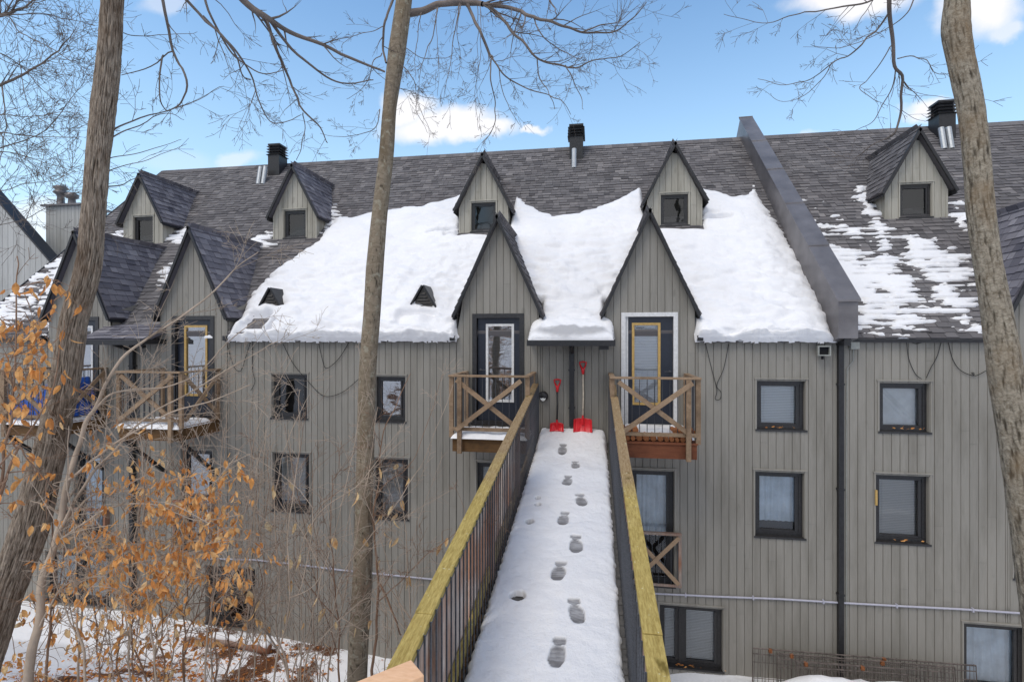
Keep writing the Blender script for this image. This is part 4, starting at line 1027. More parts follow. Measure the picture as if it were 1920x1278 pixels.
# ------------------------------------------------------------------ fresh wood rail by the camera
m = MB(); A = at(783, 1249, 2.42); dirr = Vector((.707, .707, 0)).normalized()*-1
A = A+Vector((0,0,-.02)); Bp = A+dirr*1.6; m.beam(A, Bp, .14, .038, (0,0,1)); o = m.build('guard_rail', M_NEWW, None, bevel=.005)
tag(o, 'fresh orange cedar guard rail end beside the near end of the mossy handrail', 'guard rail')
m = MB(); m.beam(A+Vector((-.05,-.02,-.075)), Bp+Vector((0,-.02,-.075)), .04, .09, (0,0,1), .9); m.build('under_rail', M_NEWW, o)
for k in (.12, 1.4):
    q = A+dirr*k; m = MB(); m.box(q.x-.045, q.x+.045, q.y-.045, q.y+.045, ground_z(q.x, q.y)-.1, q.z-.125); m.build('post', M_NEWW, o)

# ------------------------------------------------------------------ wire fence panels leaning at the foot of the wall
def panel(p0, p1, h, label, tilt):
    p0, p1 = Vector(p0), Vector(p1); dv = (p1-p0); L = dv.length; dn = Vector((-.05, -tilt, -1)).normalized()*h
    m = MB(); m.tube([p0+dn, p0, p1, p1+dn], .013, 6)
    m.tube([p0+dn*.12, p1+dn*.12], .009, 5); m.tube([p0+dn*.3, p1+dn*.3], .006, 5); m.tube([p0+dn*.65, p1+dn*.65], .006, 5)
    n = int(L/.06)
    for i in range(n): q = p0+dv*(i+.5)/n; m.tube([q-dn.normalized()*R.uniform(.0,.03), q+dn+Vector((R.uniform(-.02,.02),0,0))], .005, 4)
    o = m.build('wire_fence_panel', M_BOOT, None); tag(o, label, 'fence panel', 'wire fence panels at the foot of the wall')
    r = MB()
    for k in (.08, .6): q = p0+dv*k; r.box(q.x-.02, q.x+.03, q.y-.03, q.y+.02, q.z-.05, q.z+.01)
    r.build('clamp', M_RUST, o)
panel(wall(1412,1214,WY-.12), wall(1830,1247,WY-.12), .75, 'longest grey wire fence panel leaning nearest the siding', .12)
panel(wall(1458,1224,WY-.3), wall(1790,1250,WY-.3), .7, 'middle rusty wire fence panel between the two others at the wall', .2)
panel(wall(1494,1240,WY-.5), wall(1700,1254,WY-.5), .6, 'shortest low wire fence panel half buried in the snow', .3)

# ------------------------------------------------------------------ neighbouring building and chimney at the left
nb = empty('neighbour_house', (-19.5, 13, -H0)); tag(nb, 'pale grey boarded gable house behind the left end of the long roof', 'house')
NY = 13.0
def ntop(x): return min(4.05-(x+17.8)*1.0, 6.6+ (x+20.35)*1.0)
m = MB(); boards(m, -24.6, -15.2, NY, -6, lambda x: ntop(x), [], R, .2); m.prism([(-24.6, NY+.02, -6.3), (-15.2, NY+.02, -6.3), (-15.2, NY+.02, ntop(-15.2)), (-20.35, NY+.02, 6.55), (-24.6, NY+.02, ntop(-24.6))], (0,.3,0)); m.build('wall', M_SIDN, nb)
m = MB(); pk = (-20.35, 6.6)
for (xa, za) in ((-14.9, ntop(-14.9)), (-25.0, ntop(-25.0))):
    m.hexa([(xa, NY-.06, za-.02), (pk[0], NY-.06, pk[1]), (pk[0], NY+.34, pk[1]), (xa, NY+.34, za-.02), (xa, NY-.06, za+.05), (pk[0], NY-.06, pk[1]+.07), (pk[0], NY+.34, pk[1]+.07), (xa, NY+.34, za+.05)])
m.build('roof', M_BLK, nb)
ch = empty('chimney', (-17.1, 15, -H0)); tag(ch, 'tall boarded grey chimney with two metal flue caps behind the left trunk', 'chimney')
CY = 14.2
a = wall(86, 388, CY); b_ = wall(152, 388, CY)
m = MB(); boards(m, a.x, b_.x, CY, -6, lambda x: a.z, [], R, .14); m.box(a.x, b_.x, CY+.02, CY+.9, -6.3, a.z-.005, .3); m.build('stack', M_SIDN, ch)
m = MB(); m.box(a.x-.1, b_.x+.08, CY-.1, CY+1.0, a.z, a.z+.06); m.build('cap', M_FLASH, ch)
for px in (114, 135):
    p = wall(px, 380, CY+.4); m = MB(); z = a.z+.06
    m.lathe((p.x, CY+.4, z), [(.0,0),(.2,0),(.12,.08),(.10,.38),(.14,.44),(.22,.50),(.19,.56),(.12,.57),(.22,.66),(.14,.74),(0,.76)] if px == 114 else [(0,0),(.17,0),(.12,.07),(.10,.28),(.18,.32),(.2,.42),(.10,.50),(0,.52)], (0,0,1), 14); m.build('flue_cap', M_FLASH, ch, smooth=True)


# ------------------------------------------------------------------ trees
def trunk(name_parent, px, dep, seg, dl, kind, mat, part='trunk', rng=None):
    """px: rows of (y, left x, right x) in the photo; dep: distance along the view (top, bottom)"""
    pts = []
    for y, l, r in px:
        t = dep(y); c = at((l+r)/2, y, t); u_ = ((l+r)/2-960)/960; pts.append((c, (r-l)/2/960*t*.985/math.sqrt(1+u_*u_)*{'furrow': .83, 'scaly': .94}.get(kind, .99)))
    # run on above and down to the ground
    P = [p for p, _ in pts]; Q = [q for _, q in pts]
    s = [0]
    for a, b in zip(P[:-1], P[1:]): s.append(s[-1]+(b-a).length)
    L = s[-1]; n = int(L/dl); rows = []
    for i in range(n+1):
        d = L*i/n; k = max(j for j in range(len(s)) if s[j] <= d+1e-9); k = min(k, len(s)-2); f = (d-s[k])/(s[k+1]-s[k])
        p0, p1, p2, p3 = P[max(k-1,0)], P[k], P[k+1], P[min(k+2, len(P)-1)]
        c = .5*((2*p1)+(p2-p0)*f+(2*p0-5*p1+4*p2-p3)*f*f+(3*p1-p0-3*p2+p3)*f**3)
        rows.append((c, Q[k]*(1-f)+Q[k+1]*f, d))
    mb = MB(); mb.va = []; ref = Vector((1,0,0))
    for i, (c, r, d) in enumerate(rows):
        tg = (rows[min(i+1, n)][0]-rows[max(i-1, 0)][0]).normalized(); ref = (ref-tg*ref.dot(tg)).normalized(); b = tg.cross(ref)
        for j in range(seg):
            a = 2*math.pi*j/seg; ca, sa = math.cos(a), math.sin(a); w = 0
            if kind == 'furrow':
                u = (ca*7.4+.5*nse(ca*2, sa*2, d*1.3), sa*7.4+.5*nse(sa*2, ca*2, d*1.3+7), d*2.6)
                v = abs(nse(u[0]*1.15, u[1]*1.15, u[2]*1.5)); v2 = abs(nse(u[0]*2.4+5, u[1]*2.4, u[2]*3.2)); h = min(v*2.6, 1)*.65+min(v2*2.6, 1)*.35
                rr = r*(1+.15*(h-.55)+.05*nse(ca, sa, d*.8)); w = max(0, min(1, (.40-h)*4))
            elif kind == 'scaly':
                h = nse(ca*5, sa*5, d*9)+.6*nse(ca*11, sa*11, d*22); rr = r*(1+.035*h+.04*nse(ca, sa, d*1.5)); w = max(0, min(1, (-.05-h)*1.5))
            else:
                h = nse(ca*2, sa*2, d*2.2); k = .6*nse(ca*6, sa*6, d*10)
                side = max(0, ca*.9-.25)*(1+1.2*nse(ca*5, sa*5, d*6)); rr = r*(1+.035*h+.014*k); w = max(0, min(1, side*.7*max(0, .35+1.6*nse(ca*7, sa*7, d*5))+ (.9 if abs(nse(ca*1.3, sa*1.3, d*2.7)) < .018 else 0)))  # darker blotches on the right-hand side and along thin lines
            mb.v.append(tuple(c+(ref*ca+b*sa)*rr)); mb.va.append(w)
    for i in range(n):
        for j in range(seg):
            j2 = (j+1) % seg; mb.f.append((i*seg+j2, i*seg+j, (i+1)*seg+j, (i+1)*seg+j2)); mb.t.append(.5); mb.m.append(0)
    o = mb.build(part, mat, name_parent, smooth=True)
    return rows

def curve(pts, n=6):
    out = []
    for i in range(len(pts)-1):
        p0, p1, p2, p3 = pts[max(i-1,0)], pts[i], pts[i+1], pts[min(i+2, len(pts)-1)]
        for k in range(n):
            t = k/n; out.append(.5*((2*p1)+(p2-p0)*t+(2*p0-5*p1+4*p2-p3)*t*t+(3*p1-p0-3*p2+p3)*t**3))
    out.append(pts[-1]); return out
def wander(mb, p, d, L, r0, rng, level, seg=3, droop=0.0, nsub=None, kids=2.6, rmin=.0016, flat=.5):
    """a crooked twig with side twigs"""
    n = max(4, int(L/.09)); pts = [Vector(p)]; d = d.normalized(); st = L/n
    kink = Vector((0,0,0))
    for i in range(n):
        if i % 2 == 0: kink = Vector((rng.gauss(0,1), rng.gauss(0,1)*flat, rng.gauss(0,1)))*.26
        d = (d+kink*.55+Vector((0,0,-droop))*.12).normalized(); pts.append(pts[-1]+d*st)
    rad = [max(rmin, r0*(1-i/n)**.8) for i in range(n+1)]
    mb.tube(pts, rad, seg, rng.random(), cap=False)
    if level > 0:
        m = rng.randint(int(kids), int(kids)+2)+int(L*2.0)
        for k in range(m):
            i = rng.randint(1, n-1); dd = (pts[i+1]-pts[i]).normalized()
            side = Vector((rng.gauss(0,1), rng.gauss(0,1)*flat, rng.gauss(0,1))); side = (side-dd*side.dot(dd)).normalized()
            nd = (dd*.75+side*rng.uniform(.45,.9)).normalized()
            wander(mb, pts[i], nd, L*rng.uniform(.28,.6)*(1-.35*i/n), max(rmin, rad[i]*.7), rng, level-1, 3, droop, None, kids*.8, rmin, flat)
    return pts
def limb(mb, pxs, t0, t1, r0, r1, rng, dens=3.0, L=.6, level=2, seg=6, droop=.1, start=0.0, rmin=.0016):
    """a limb measured in the photo with twigs of its own"""
    n = len(pxs); P = []
    for i, (x, y) in enumerate(pxs): P.append(at(x, y, t0+(t1-t0)*i/(n-1)+(.12*math.sin(i*2.3+x) if 0 < i < n-1 else 0)))
    C = curve(P, 5); m = len(C)
    for i in range(1, m-1): C[i] = C[i]+Vector((nse(C[i].x*6, C[i].z*6), nse(C[i].z*5, C[i].x*5, 3), nse(C[i].x*6, C[i].z*6, 9)))*.018
    rad = [r0+(r1-r0)*(i/(m-1))**.8 for i in range(m)]
    mb.tube(C, rad, seg, rng.random(), cap=False)
    tot = sum((b-a).length for a, b in zip(C[:-1], C[1:])); cnt = int(tot*dens*2.0)
    for k in range(cnt):
        f = start+(1-start)*rng.random(); i = min(m-2, int(f*(m-1))); dd = (C[i+1]-C[i]).normalized()
        side = Vector((rng.gauss(0,1), rng.gauss(0,.6), rng.gauss(0,1))); side = (side-dd*side.dot(dd)).normalized()
        wander(mb, C[i], (dd*.8+side*rng.uniform(.4,.9)), L*rng.uniform(.35,1.1), max(rmin, rad[i]*.5), rng, level, 3, droop, rmin=rmin)
    return C
def trunk_to_ground(px, dep, y_end=1278):
    """extends the traced rows down to the ground below the frame"""
    (ya, la, ra), (yb, lb, rb_) = px[-2], px[-1]; y = yb; rows = list(px)
    for k in range(12):
        y += 60; cx = (lb+rb_)/2+((lb+rb_)-(la+ra))/2/(yb-ya)*(y-yb)*.8; w = (rb_-lb)/2*(1+.03*(k+1)**1.4); rows.append((y, cx-w, cx+w)); t = dep(y); p = at(cx, y, t)
        if p.z < ground_z(p.x, p.y)-.08: break
    return rows

# left furrowed trunk
T1 = lambda y: 3.9-.1*(y/1278)
rows1 = trunk_to_ground([(-330,225,272),(-160,203,254),(0,185,237),(100,177,233),(200,164,224),(300,155,212),(400,146,204),(500,135,196),(600,106,172),(700,88,160),(800,66,142),(900,36,122),(1000,5,100),(1100,-28,60),(1200,-62,28),(1278,-88,5)], T1)
tr1 = empty('leaning_tree', (at(-30,1278,3.8).x, at(-30,1278,3.8).y, -4.2)); tag(tr1, 'dark leaning tree with deeply furrowed wet bark at the left edge', 'tree')
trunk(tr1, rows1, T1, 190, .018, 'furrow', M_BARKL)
rg = random.Random(21)
m = MB()
limb(m, [(235,-300),(330,-180),(400,-80),(454,0),(505,37),(555,64),(640,101),(722,135)], 3.9, 5.6, .055, .010, rg, 1.4, .5, 1, 8, .2, .4)
limb(m, [(505,37),(538,84),(592,131),(640,155),(700,150)], 4.9, 5.6, .018, .005, rg, 2.2, .5, 2)
limb(m, [(498,38),(518,92),(543,150),(570,208),(600,240),(614,268)], 4.9, 5.5, .017, .005, rg, 2.6, .5, 2)
limb(m, [(568,212),(572,240),(565,275),(556,300)], 5.3, 5.5, .006, .003, rg, 3, .3, 1)
limb(m, [(340,-40),(350,0),(414,64),(444,98),(471,148),(488,195),(515,232),(565,215)], 4.2, 5.0, .016, .003, rg, 2.4, .6, 2)
limb(m, [(380,30),(440,95),(455,140),(470,150)], 4.5, 4.9, .010, .004, rg, 2.4, .5, 2)
limb(m, [(372,-40),(392,20),(430,90),(460,120),(500,140),(540,128)], 4.3, 4.8, .012, .003, rg, 2.2, .6, 2)
limb(m, [(285,-60),(304,0),(325,96),(350,151),(337,195),(313,209)], 4.1, 4.3, .014, .005, rg, 1.6, .4, 2)
limb(m, [(325,96),(270,130),(228,141)], 4.2, 4.1, .006, .003, rg, 2, .3, 1)
limb(m, [(306,104),(298,150),(302,190),(313,209)], 4.2, 4.3, .007, .004, rg, 2, .3, 1)
limb(m, [(206,252),(235,232),(313,209),(360,190),(420,162)], 3.95, 4.5, .008, .002, rg, 3, .5, 2)
limb(m, [(204,262),(250,240),(313,212),(345,225)], 3.95, 4.3, .006, .002, rg, 3, .3, 1)
limb(m, [(197,350),(225,347),(243,338),(268,333)], 3.9, 4.0, .006, .002, rg, 2, .2, 1)
limb(m, [(200,320),(240,310),(290,295),(350,270)], 3.9, 4.2, .004, .0016, rg, 2.5, .4, 1)
limb(m, [(232,62),(270,68),(320,66),(370,60)], 3.9, 4.3, .004, .0016, rg, 3, .4, 1)
limb(m, [(200,300),(240,290),(300,276),(340,262)], 3.9, 4.2, .004, .0016, rg, 2.5, .3, 1)
m.build('limbs', M_TWIG, tr1, smooth=True)

# middle slender trunk
T2 = lambda y: 6.1-.2*(y/1278)
rows2 = trunk_to_ground([(-260,760,792),(-120,752,783),(0,742,773),(100,727,761),(200,718,744),(300,709,738),(400,697,727),(500,686,720),(600,680,713),(700,672,706),(850,668,702),(1000,664,699),(1100,659,698),(1200,653,692),(1278,650,689)], T2)
tr2 = empty('slender_tree', (at(669,1278,5.9).x, at(669,1278,5.9).y, -4.8)); tag(tr2, 'slender straight tree with smooth brown bark left of the footbridge', 'tree')
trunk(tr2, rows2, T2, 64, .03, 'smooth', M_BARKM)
rg = random.Random(5); m = MB()
L1 = [(764,26),(790,22),(815,12),(840,6),(872,5),(905,8)]
limb(m, L1, 6.1, 5.9, .045, .030, rg, .8, .4, 1, 8)
limb(m, [(905,8),(960,16),(1000,33),(1040,44),(1075,55),(1110,62),(1150,60),(1190,32),(1212,5)], 5.9, 5.6, .026, .004, rg, 3.4, .7, 2)
limb(m, [(876,8),(884,28),(900,60),(918,100),(922,108)], 5.9, 5.8, .020, .016, rg, 1.5, .5, 1)
limb(m, [(922,108),(920,150),(927,190),(928,225),(918,250),(904,268)], 5.8, 5.7, .009, .003, rg, 3, .5, 2)
limb(m, [(922,108),(940,135),(965,155),(1000,170),(1030,180),(1055,190),(1070,215)], 5.8, 5.6, .010, .003, rg, 4, .5, 2)
limb(m, [(910,10),(935,28),(960,58),(985,85),(1008,108),(1040,120),(1080,128),(1120,110),(1165,105),(1200,80)], 5.9, 5.5, .022, .003, rg, 3.6, .7, 2)
limb(m, [(1008,108),(1012,140),(1020,160),(1035,185),(1040,205)], 5.7, 5.6, .008, .003, rg, 3, .4, 2)
limb(m, [(1060,122),(1075,150),(1090,185),(1094,205)], 5.6, 5.5, .007, .0025, rg, 3, .4, 2)
limb(m, [(935,125),(942,170),(960,210),(975,235)], 5.8, 5.7, .006, .002, rg, 3.5, .4, 2)
limb(m, [(1000,33),(1020,70),(1045,90),(1085,110),(1095,100)], 5.8, 5.6, .008, .002, rg, 4, .5, 2)
limb(m, [(1090,60),(1120,50),(1160,40),(1200,8)], 5.7, 5.4, .010, .002, rg, 4, .6, 2)
for xs, ys, xe, ye, r in ((820,14,786,165,.008), (862,6,832,188,.008), (864,8,858,150,.006), (818,16,820,180,.004), (895,12,898,150,.005), (900,10,897,245,.005), (790,24,780,150,.006),(1030,0,1045,35,.012),(960,16,966,60,.005),(1110,62,1105,120,.005)):
    k = (xe-xs); pts_ = [(xs, ys), (xs+k*.35+rg.uniform(-6,6), ys+(ye-ys)*.35), (xs+k*.7+rg.uniform(-8,8), ys+(ye-ys)*.7), (xe, ye)]
    limb(m, pts_, 5.9, 5.7, r, .002, rg, 3.2, .42, 2, 4)
limb(m, [(786,165),(780,200),(790,225),(802,250)], 5.9, 5.8, .005, .002, rg, 3, .3, 1)
# left side
limb(m, [(742,-30),(735,5),(722,40),(718,85),(724,118)], 6.0, 5.9, .016, .012, rg, 1.5, .4, 1, 6)
limb(m, [(721,48),(700,58),(670,66),(645,78),(640,90)], 5.9, 5.7, .005, .002, rg, 3, .4, 2)
limb(m, [(716,100),(700,118),(690,150),(675,170),(650,186)], 5.9, 5.7, .006, .002, rg, 3, .4, 2)
limb(m, [(712,205),(705,235),(680,250),(645,258),(600,250)], 6, 5.8, .006, .002, rg, 3.5, .5, 2)
limb(m, [(750,120),(775,150),(782,190),(800,230),(806,258)], 6.0, 5.8, .006, .002, rg, 3.5, .4, 2)
limb(m, [(758,90),(790,108),(830,110),(850,100)], 6.0, 5.8, .005, .002, rg, 3.5, .4, 2)
limb(m, [(745,165),(765,170),(790,180),(820,186),(845,180)], 6.0, 5.8, .005, .002, rg, 3.5, .4, 2)
m.build('limbs', M_TWIG, tr2, smooth=True)

# right scaly trunk
T3 = lambda y: 3.7-.1*(y/1278)
rows3 = trunk_to_ground([(-260,1752,1816),(-120,1760,1818),(-20,1768,1820),(30,1762,1822),(60,1761,1824),(100,1770,1829),(200,1791,1849),(300,1802,1861),(400,1809,1870),(500,1822,1884),(600,1837,1906),(700,1847,1925),(850,1869,1950),(1000,1889,1972),(1100,1901,1990),(1200,1914,2008),(1278,1924,2022)], T3)
tr3 = empty('scaly_tree', (at(1970,1278,3.6).x, at(1970,1278,3.6).y, -4.0)); tag(tr3, 'leaning tree with scaly grey-brown lichened bark at the right edge', 'tree')
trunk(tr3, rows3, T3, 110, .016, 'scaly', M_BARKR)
rg = random.Random(9); m = MB()
C = limb(m, [(1770,-250),(1700,-170),(1668,-70),(1668,0),(1671,67),(1679,124),(1692,151),(1687,219),(1677,249),(1660,262)], 3.9, 5.0, .024, .007, rg, .7, .4, 1, 7, .1, .5)
limb(m, [(1677,249),(1655,262),(1633,276),(1610,294),(1593,296),(1570,290),(1546,274)], 4.9, 5.0, .006, .0025, rg, 3, .35, 1)
limb(m, [(1667,24),(1645,55),(1616,81),(1590,103),(1559,118),(1530,140),(1509,151),(1465,158),(1421,148)], 4.5, 4.8, .009, .002, rg, 2.6, .45, 2)
limb(m, [(1718,-10),(1700,25),(1674,47),(1640,66),(1600,84),(1560,92),(1520,84)], 4.6, 4.8, .006, .002, rg, 2.4, .4, 2)
limb(m, [(1559,118),(1540,150),(1510,178),(1470,190),(1445,175)], 4.7, 4.8, .004, .0018, rg, 2.5, .3, 1)
limb(m, [(1671,86),(1650,120),(1625,150),(1612,165),(1635,185),(1646,192)], 4.6, 4.7, .005, .002, rg, 3, .3, 1)
limb(m, [(1679,128),(1672,165),(1655,195),(1640,225),(1610,242),(1575,252)], 4.7, 4.9, .006, .002, rg, 3, .35, 1)
limb(m, [(1683,110),(1715,105),(1740,118),(1760,140),(1800,136)], 4.7, 4.3, .005, .002, rg, 3, .35, 1)
limb(m, [(1692,160),(1720,172),(1760,182),(1800,186)], 4.8, 4.3, .003, .0016, rg, 3, .3, 1)
limb(m, [(1690,205),(1715,222),(1735,228)], 4.9, 4.8, .003, .0016, rg, 3, .2, 1)
limb(m, [(1668,-60),(1637,0),(1583,10),(1529,22),(1478,30),(1428,44),(1357,27)], 4.4, 4.9, .010, .002, rg, 2.6, .45, 2)
limb(m, [(1637,0),(1625,20),(1608,45),(1600,58)], 4.6, 4.7, .004, .002, rg, 4, .3, 2)
m.build('limbs', M_TWIG, tr3, smooth=True)

# dense bare crown coming in from the left edge
rg = random.Random(33)
T4 = 6.5
tr4 = empty('bare_tree', (at(-260,1100,T4).x, at(-260,1100,T4).y, -5.4)); tag(tr4, 'bare tree out of the left edge whose fine twigs cross the sky', 'tree')
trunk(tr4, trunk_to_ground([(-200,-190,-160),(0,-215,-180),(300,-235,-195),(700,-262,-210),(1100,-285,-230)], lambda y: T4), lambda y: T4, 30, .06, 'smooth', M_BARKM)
m = MB()
for pxs, r in (([(-200,60),(-90,45),(0,30),(34,18),(64,0),(90,-40)], .035), ([(-190,20),(-80,0),(0,27),(60,25),(100,30),(178,48)], .012), ([(-210,230),(-80,190),(0,160),(50,137),(93,107),(120,85),(143,50)], .026),
               ([(-200,180),(-90,120),(0,30),(40,62),(85,85),(125,110),(150,120)], .010), ([(-210,120),(-80,90),(0,100),(45,130),(75,165),(110,195)], .009), ([(-220,280),(-80,260),(0,250),(70,256),(147,257)], .012),
               ([(-220,330),(-90,300),(0,278),(50,262),(90,240),(130,190),(160,150)], .012), ([(-230,330),(-100,320),(0,285),(70,300),(142,322)], .010), ([(4,160),(8,200),(10,250),(0,300)], .010),
               ([(-220,380),(-60,370),(0,358),(50,345),(100,338),(140,320)], .007), ([(-220,400),(-90,410),(0,420),(60,405),(120,370),(150,360)], .006), ([(-200,100),(-90,60),(0,110),(50,130),(80,120),(140,90)], .006),
               ([(-220,230),(-90,220),(0,215),(60,220),(120,210),(150,215)], .007), ([(36,110),(45,170),(60,210),(100,240)], .005), ([(-200,-20),(-80,-30),(0,-10),(60,5),(120,-10)], .010), ([(0,250),(30,285),(60,330),(70,350)], .005)):
    limb(m, pxs, T4, T4-.3+rg.uniform(-.6,.5), r, .003, rg, 2.6, .75, 2, 5, 0, .35, .002)
m.build('limbs', M_TWIG, tr4, smooth=True)

# ------------------------------------------------------------------ undergrowth: bare stems and saplings with dead leaves
def leaf(mb, p, L, w, hang, rng, tint):
    """a curled dead leaf: two rows of quads folded along the midrib"""
    d = hang.normalized(); s = d.orthogonal().normalized(); ang = rng.uniform(0, 6.283); q = Matrix.Rotation(ang, 3, d); s = q @ s; n = d.cross(s)
    fold = rng.uniform(.15,.6); curl = rng.uniform(-.75,.75); N = 4; prof = [.12,.85,1,.7,.05]; rowsL = []
    for i in range(N+1):
        f = i/N; c = p+d*L*f+n*curl*L*f*f; hw = w*.5*prof[i]
        rowsL.append((c-s*hw+n*hw*fold, c, c+s*hw+n*hw*fold))
    for i in range(N):
        a, b = rowsL[i], rowsL[i+1]; mb.face([a[0], a[1], b[1], b[0]], tint); mb.face([a[1], a[2], b[2], b[1]], min(1, tint+.06))
class Sapling:
    def __init__(s, label, base, mat, group=None, name='sapling'):
        s.root = empty(name, base); tag(s.root, label, 'sapling', group); s.mb = MB(); s.lf = MB(); s.nodes = []; s.mat = mat; s.tw = MB()
    def stem(s, pts, r0, r1, rng, dens=1.5, L=.4, level=1, start=.2, seg=6):
        C = curve([Vector(p) for p in pts], 6); m = len(C)
        for i in range(1, m-1): C[i] = C[i]+Vector((nse(C[i].x*5, C[i].z*5), nse(C[i].z*5, C[i].x*5, 3), 0))*.02
        rad = [r0+(r1-r0)*(i/(m-1))**.8 for i in range(m)]; s.mb.tube(C, rad, seg, rng.random(), cap=False); s.nodes += [(c, r) for c, r in zip(C, rad)]
        tot = sum((b-a).length for a, b in zip(C[:-1], C[1:]))
        for k in range(int(tot*dens*1.5)):
            i = min(m-2, int((start+(1-start)*rng.random())*(m-1))); dd = (C[i+1]-C[i]).normalized(); side = Vector((rng.gauss(0,1), rng.gauss(0,.7), rng.gauss(0,.8))); side = (side-dd*side.dot(dd)).normalized()
            wander(s.mb, C[i], dd*.8+side*rng.uniform(.4,.9)+Vector((0,0,.25)), L*rng.uniform(.5,1.3), max(.0022, rad[i]*.6), rng, level, 3, -.05)
        return C
    def cluster(s, p, rng, nl, size, hi, lo=0):
        """grow a spray of leaves towards p from the nearest wood"""
        p = Vector(p); q, r = min(s.nodes, key=lambda a: (a[0]-p).length); d = p-q; Ld = d.length
        mid = q+d*.5+Vector((rng.gauss(0,.05), rng.gauss(0,.05), .10*Ld)); C = curve([q, mid, p], 6)
        s.mb.tube(C, [max(.0014, min(r*.6, .0045)*(1-i/len(C))+.0012) for i in range(len(C))], 4, rng.random(), cap=False)
        for c in C[3::3]: s.nodes.append((c, .003))
        dirn = Vector((rng.gauss(0,1), rng.gauss(0,.6), rng.gauss(-.1,.35))).normalized(); tw = [p+dirn*(.20*k/4)+Vector((0,0,-.02*k)) for k in range(5)]
        s.mb.tube(tw, [.0018,.0016,.0014,.0012,.001], 3, rng.random(), cap=False)
        for k in range(nl):
            a = tw[0].lerp(tw[-1], rng.random())+Vector((rng.gauss(0,.018), rng.gauss(0,.018), rng.gauss(0,.012))); L = size*rng.uniform(.65,1.25)
            leaf(s.lf, a, L, L*rng.uniform(.34,.52), Vector((rng.gauss(0,.38), rng.gauss(0,.38), -1)), rng, min(1, max(0, rng.uniform(lo, hi))))
    def done(s, leafmat):
        s.mb.build('stem', s.mat, s.root, smooth=True)
        if s.lf.v: s.lf.build('leaves', leafmat, s.root)
def gbase(px, t): 
    p = at(px, 1278, t); return Vector((p.x, p.y, ground_z(p.x, p.y)-.05))

rg = random.Random(77)
# beech with the orange leaves
b0 = gbase(30, 3.6)
B1 = Sapling('young beech with many orange dead leaves leaning right from behind the furrowed trunk', b0, M_TWIGL)
t = 3.6
P = lambda *a, t=3.6: [at(x, y, t+dt) for x, y, dt in a]
B1.stem([b0]+P((52,1278,0),(70,1180,0),(84,1080,.05),(108,1000,.1),(128,900,.15),(150,830,.2),(176,770,.2)), .034, .014, rg, .6, .3, 1, .5, 8)
B1.stem(P((176,770,.2),(215,690,.2),(270,640,.3),(330,600,.35),(400,545,.4),(445,500,.5),(484,472,.6)), .013, .003, rg, 3.6, .5, 2, .1)
B1.stem(P((176,770,.2),(205,740,.2),(250,730,.3),(310,725,.35),(370,700,.4),(430,640,.5),(480,600,.6)), .009, .003, rg, 3.4, .45, 2, .1)
B1.stem(P((108,1000,.1),(165,900,.1),(210,850,.1),(275,780,.2),(350,740,.3),(430,690,.4),(520,640,.5)), .012, .003, rg, 3, .45, 2, .1)
B1.stem(P((128,900,.1),(190,850,.0),(250,810,.0),(330,770,.0),(400,750,.0),(470,720,0)), .010, .003, rg, 3, .45, 2, .1)
B1.stem(P((100,1020,.1),(150,985,.0),(210,950,-.1),(290,945,-.1),(370,975,-.1),(450,965,0)), .009, .003, rg, 1.6, .3, 1, .1)
B1.stem(P((110,1000,.1),(170,930,.3),(240,920,.4),(320,900,.5),(400,880,.5),(470,850,.5)), .008, .003, rg, 1.6, .3, 1, .1)
B1.stem(P((84,1080,.05),(140,1050,.1),(200,1030,.1),(280,1040,.1),(370,1060,.1)), .008, .003, rg, 1.6, .3, 1, .1)
B1.stem(P((70,1180,0),(110,1110,-.1),(150,1085,-.1),(200,1080,-.1)), .007, .003, rg, 1.6, .3, 1, .1)
def blob(S, cx, cy, w, h, n, t, nl, size, hi, lo, rng):
    for _ in range(n):
        x, y = cx+rng.gauss(0, w*.68), cy+rng.gauss(0, h*.68); S.cluster(at(x, y, t+rng.gauss(0,.18)), rng, rng.randint(max(1, nl-2), nl+2), size, hi, lo)
for cx, cy, w, h, n in ((300,1030,90,40,26),(390,1010,60,45,20),(400,975,50,40,12),(260,910,70,25,8),(380,905,60,25,9),(430,890,35,30,6),(160,1085,40,16,7),(95,1100,30,14,5),(250,1060,50,30,10),(330,1060,50,30,10),(440,1000,35,40,8),(140,960,50,30,7),(310,975,50,30,8),(350,940,40,30,6),(200,840,90,40,8),(240,980,60,50,9),(130,1040,50,40,7),(300,880,60,40,6),(215,1130,60,30,6),(360,1085,60,30,8),(230,770,30,20,3),(180,1000,50,40,6),(380,860,50,20,4)):
    blob(B1, cx, cy, w, h, int(n*1.25), 3.6, 6, .055, .9, .1, rg)
B1.done(M_LEAF)
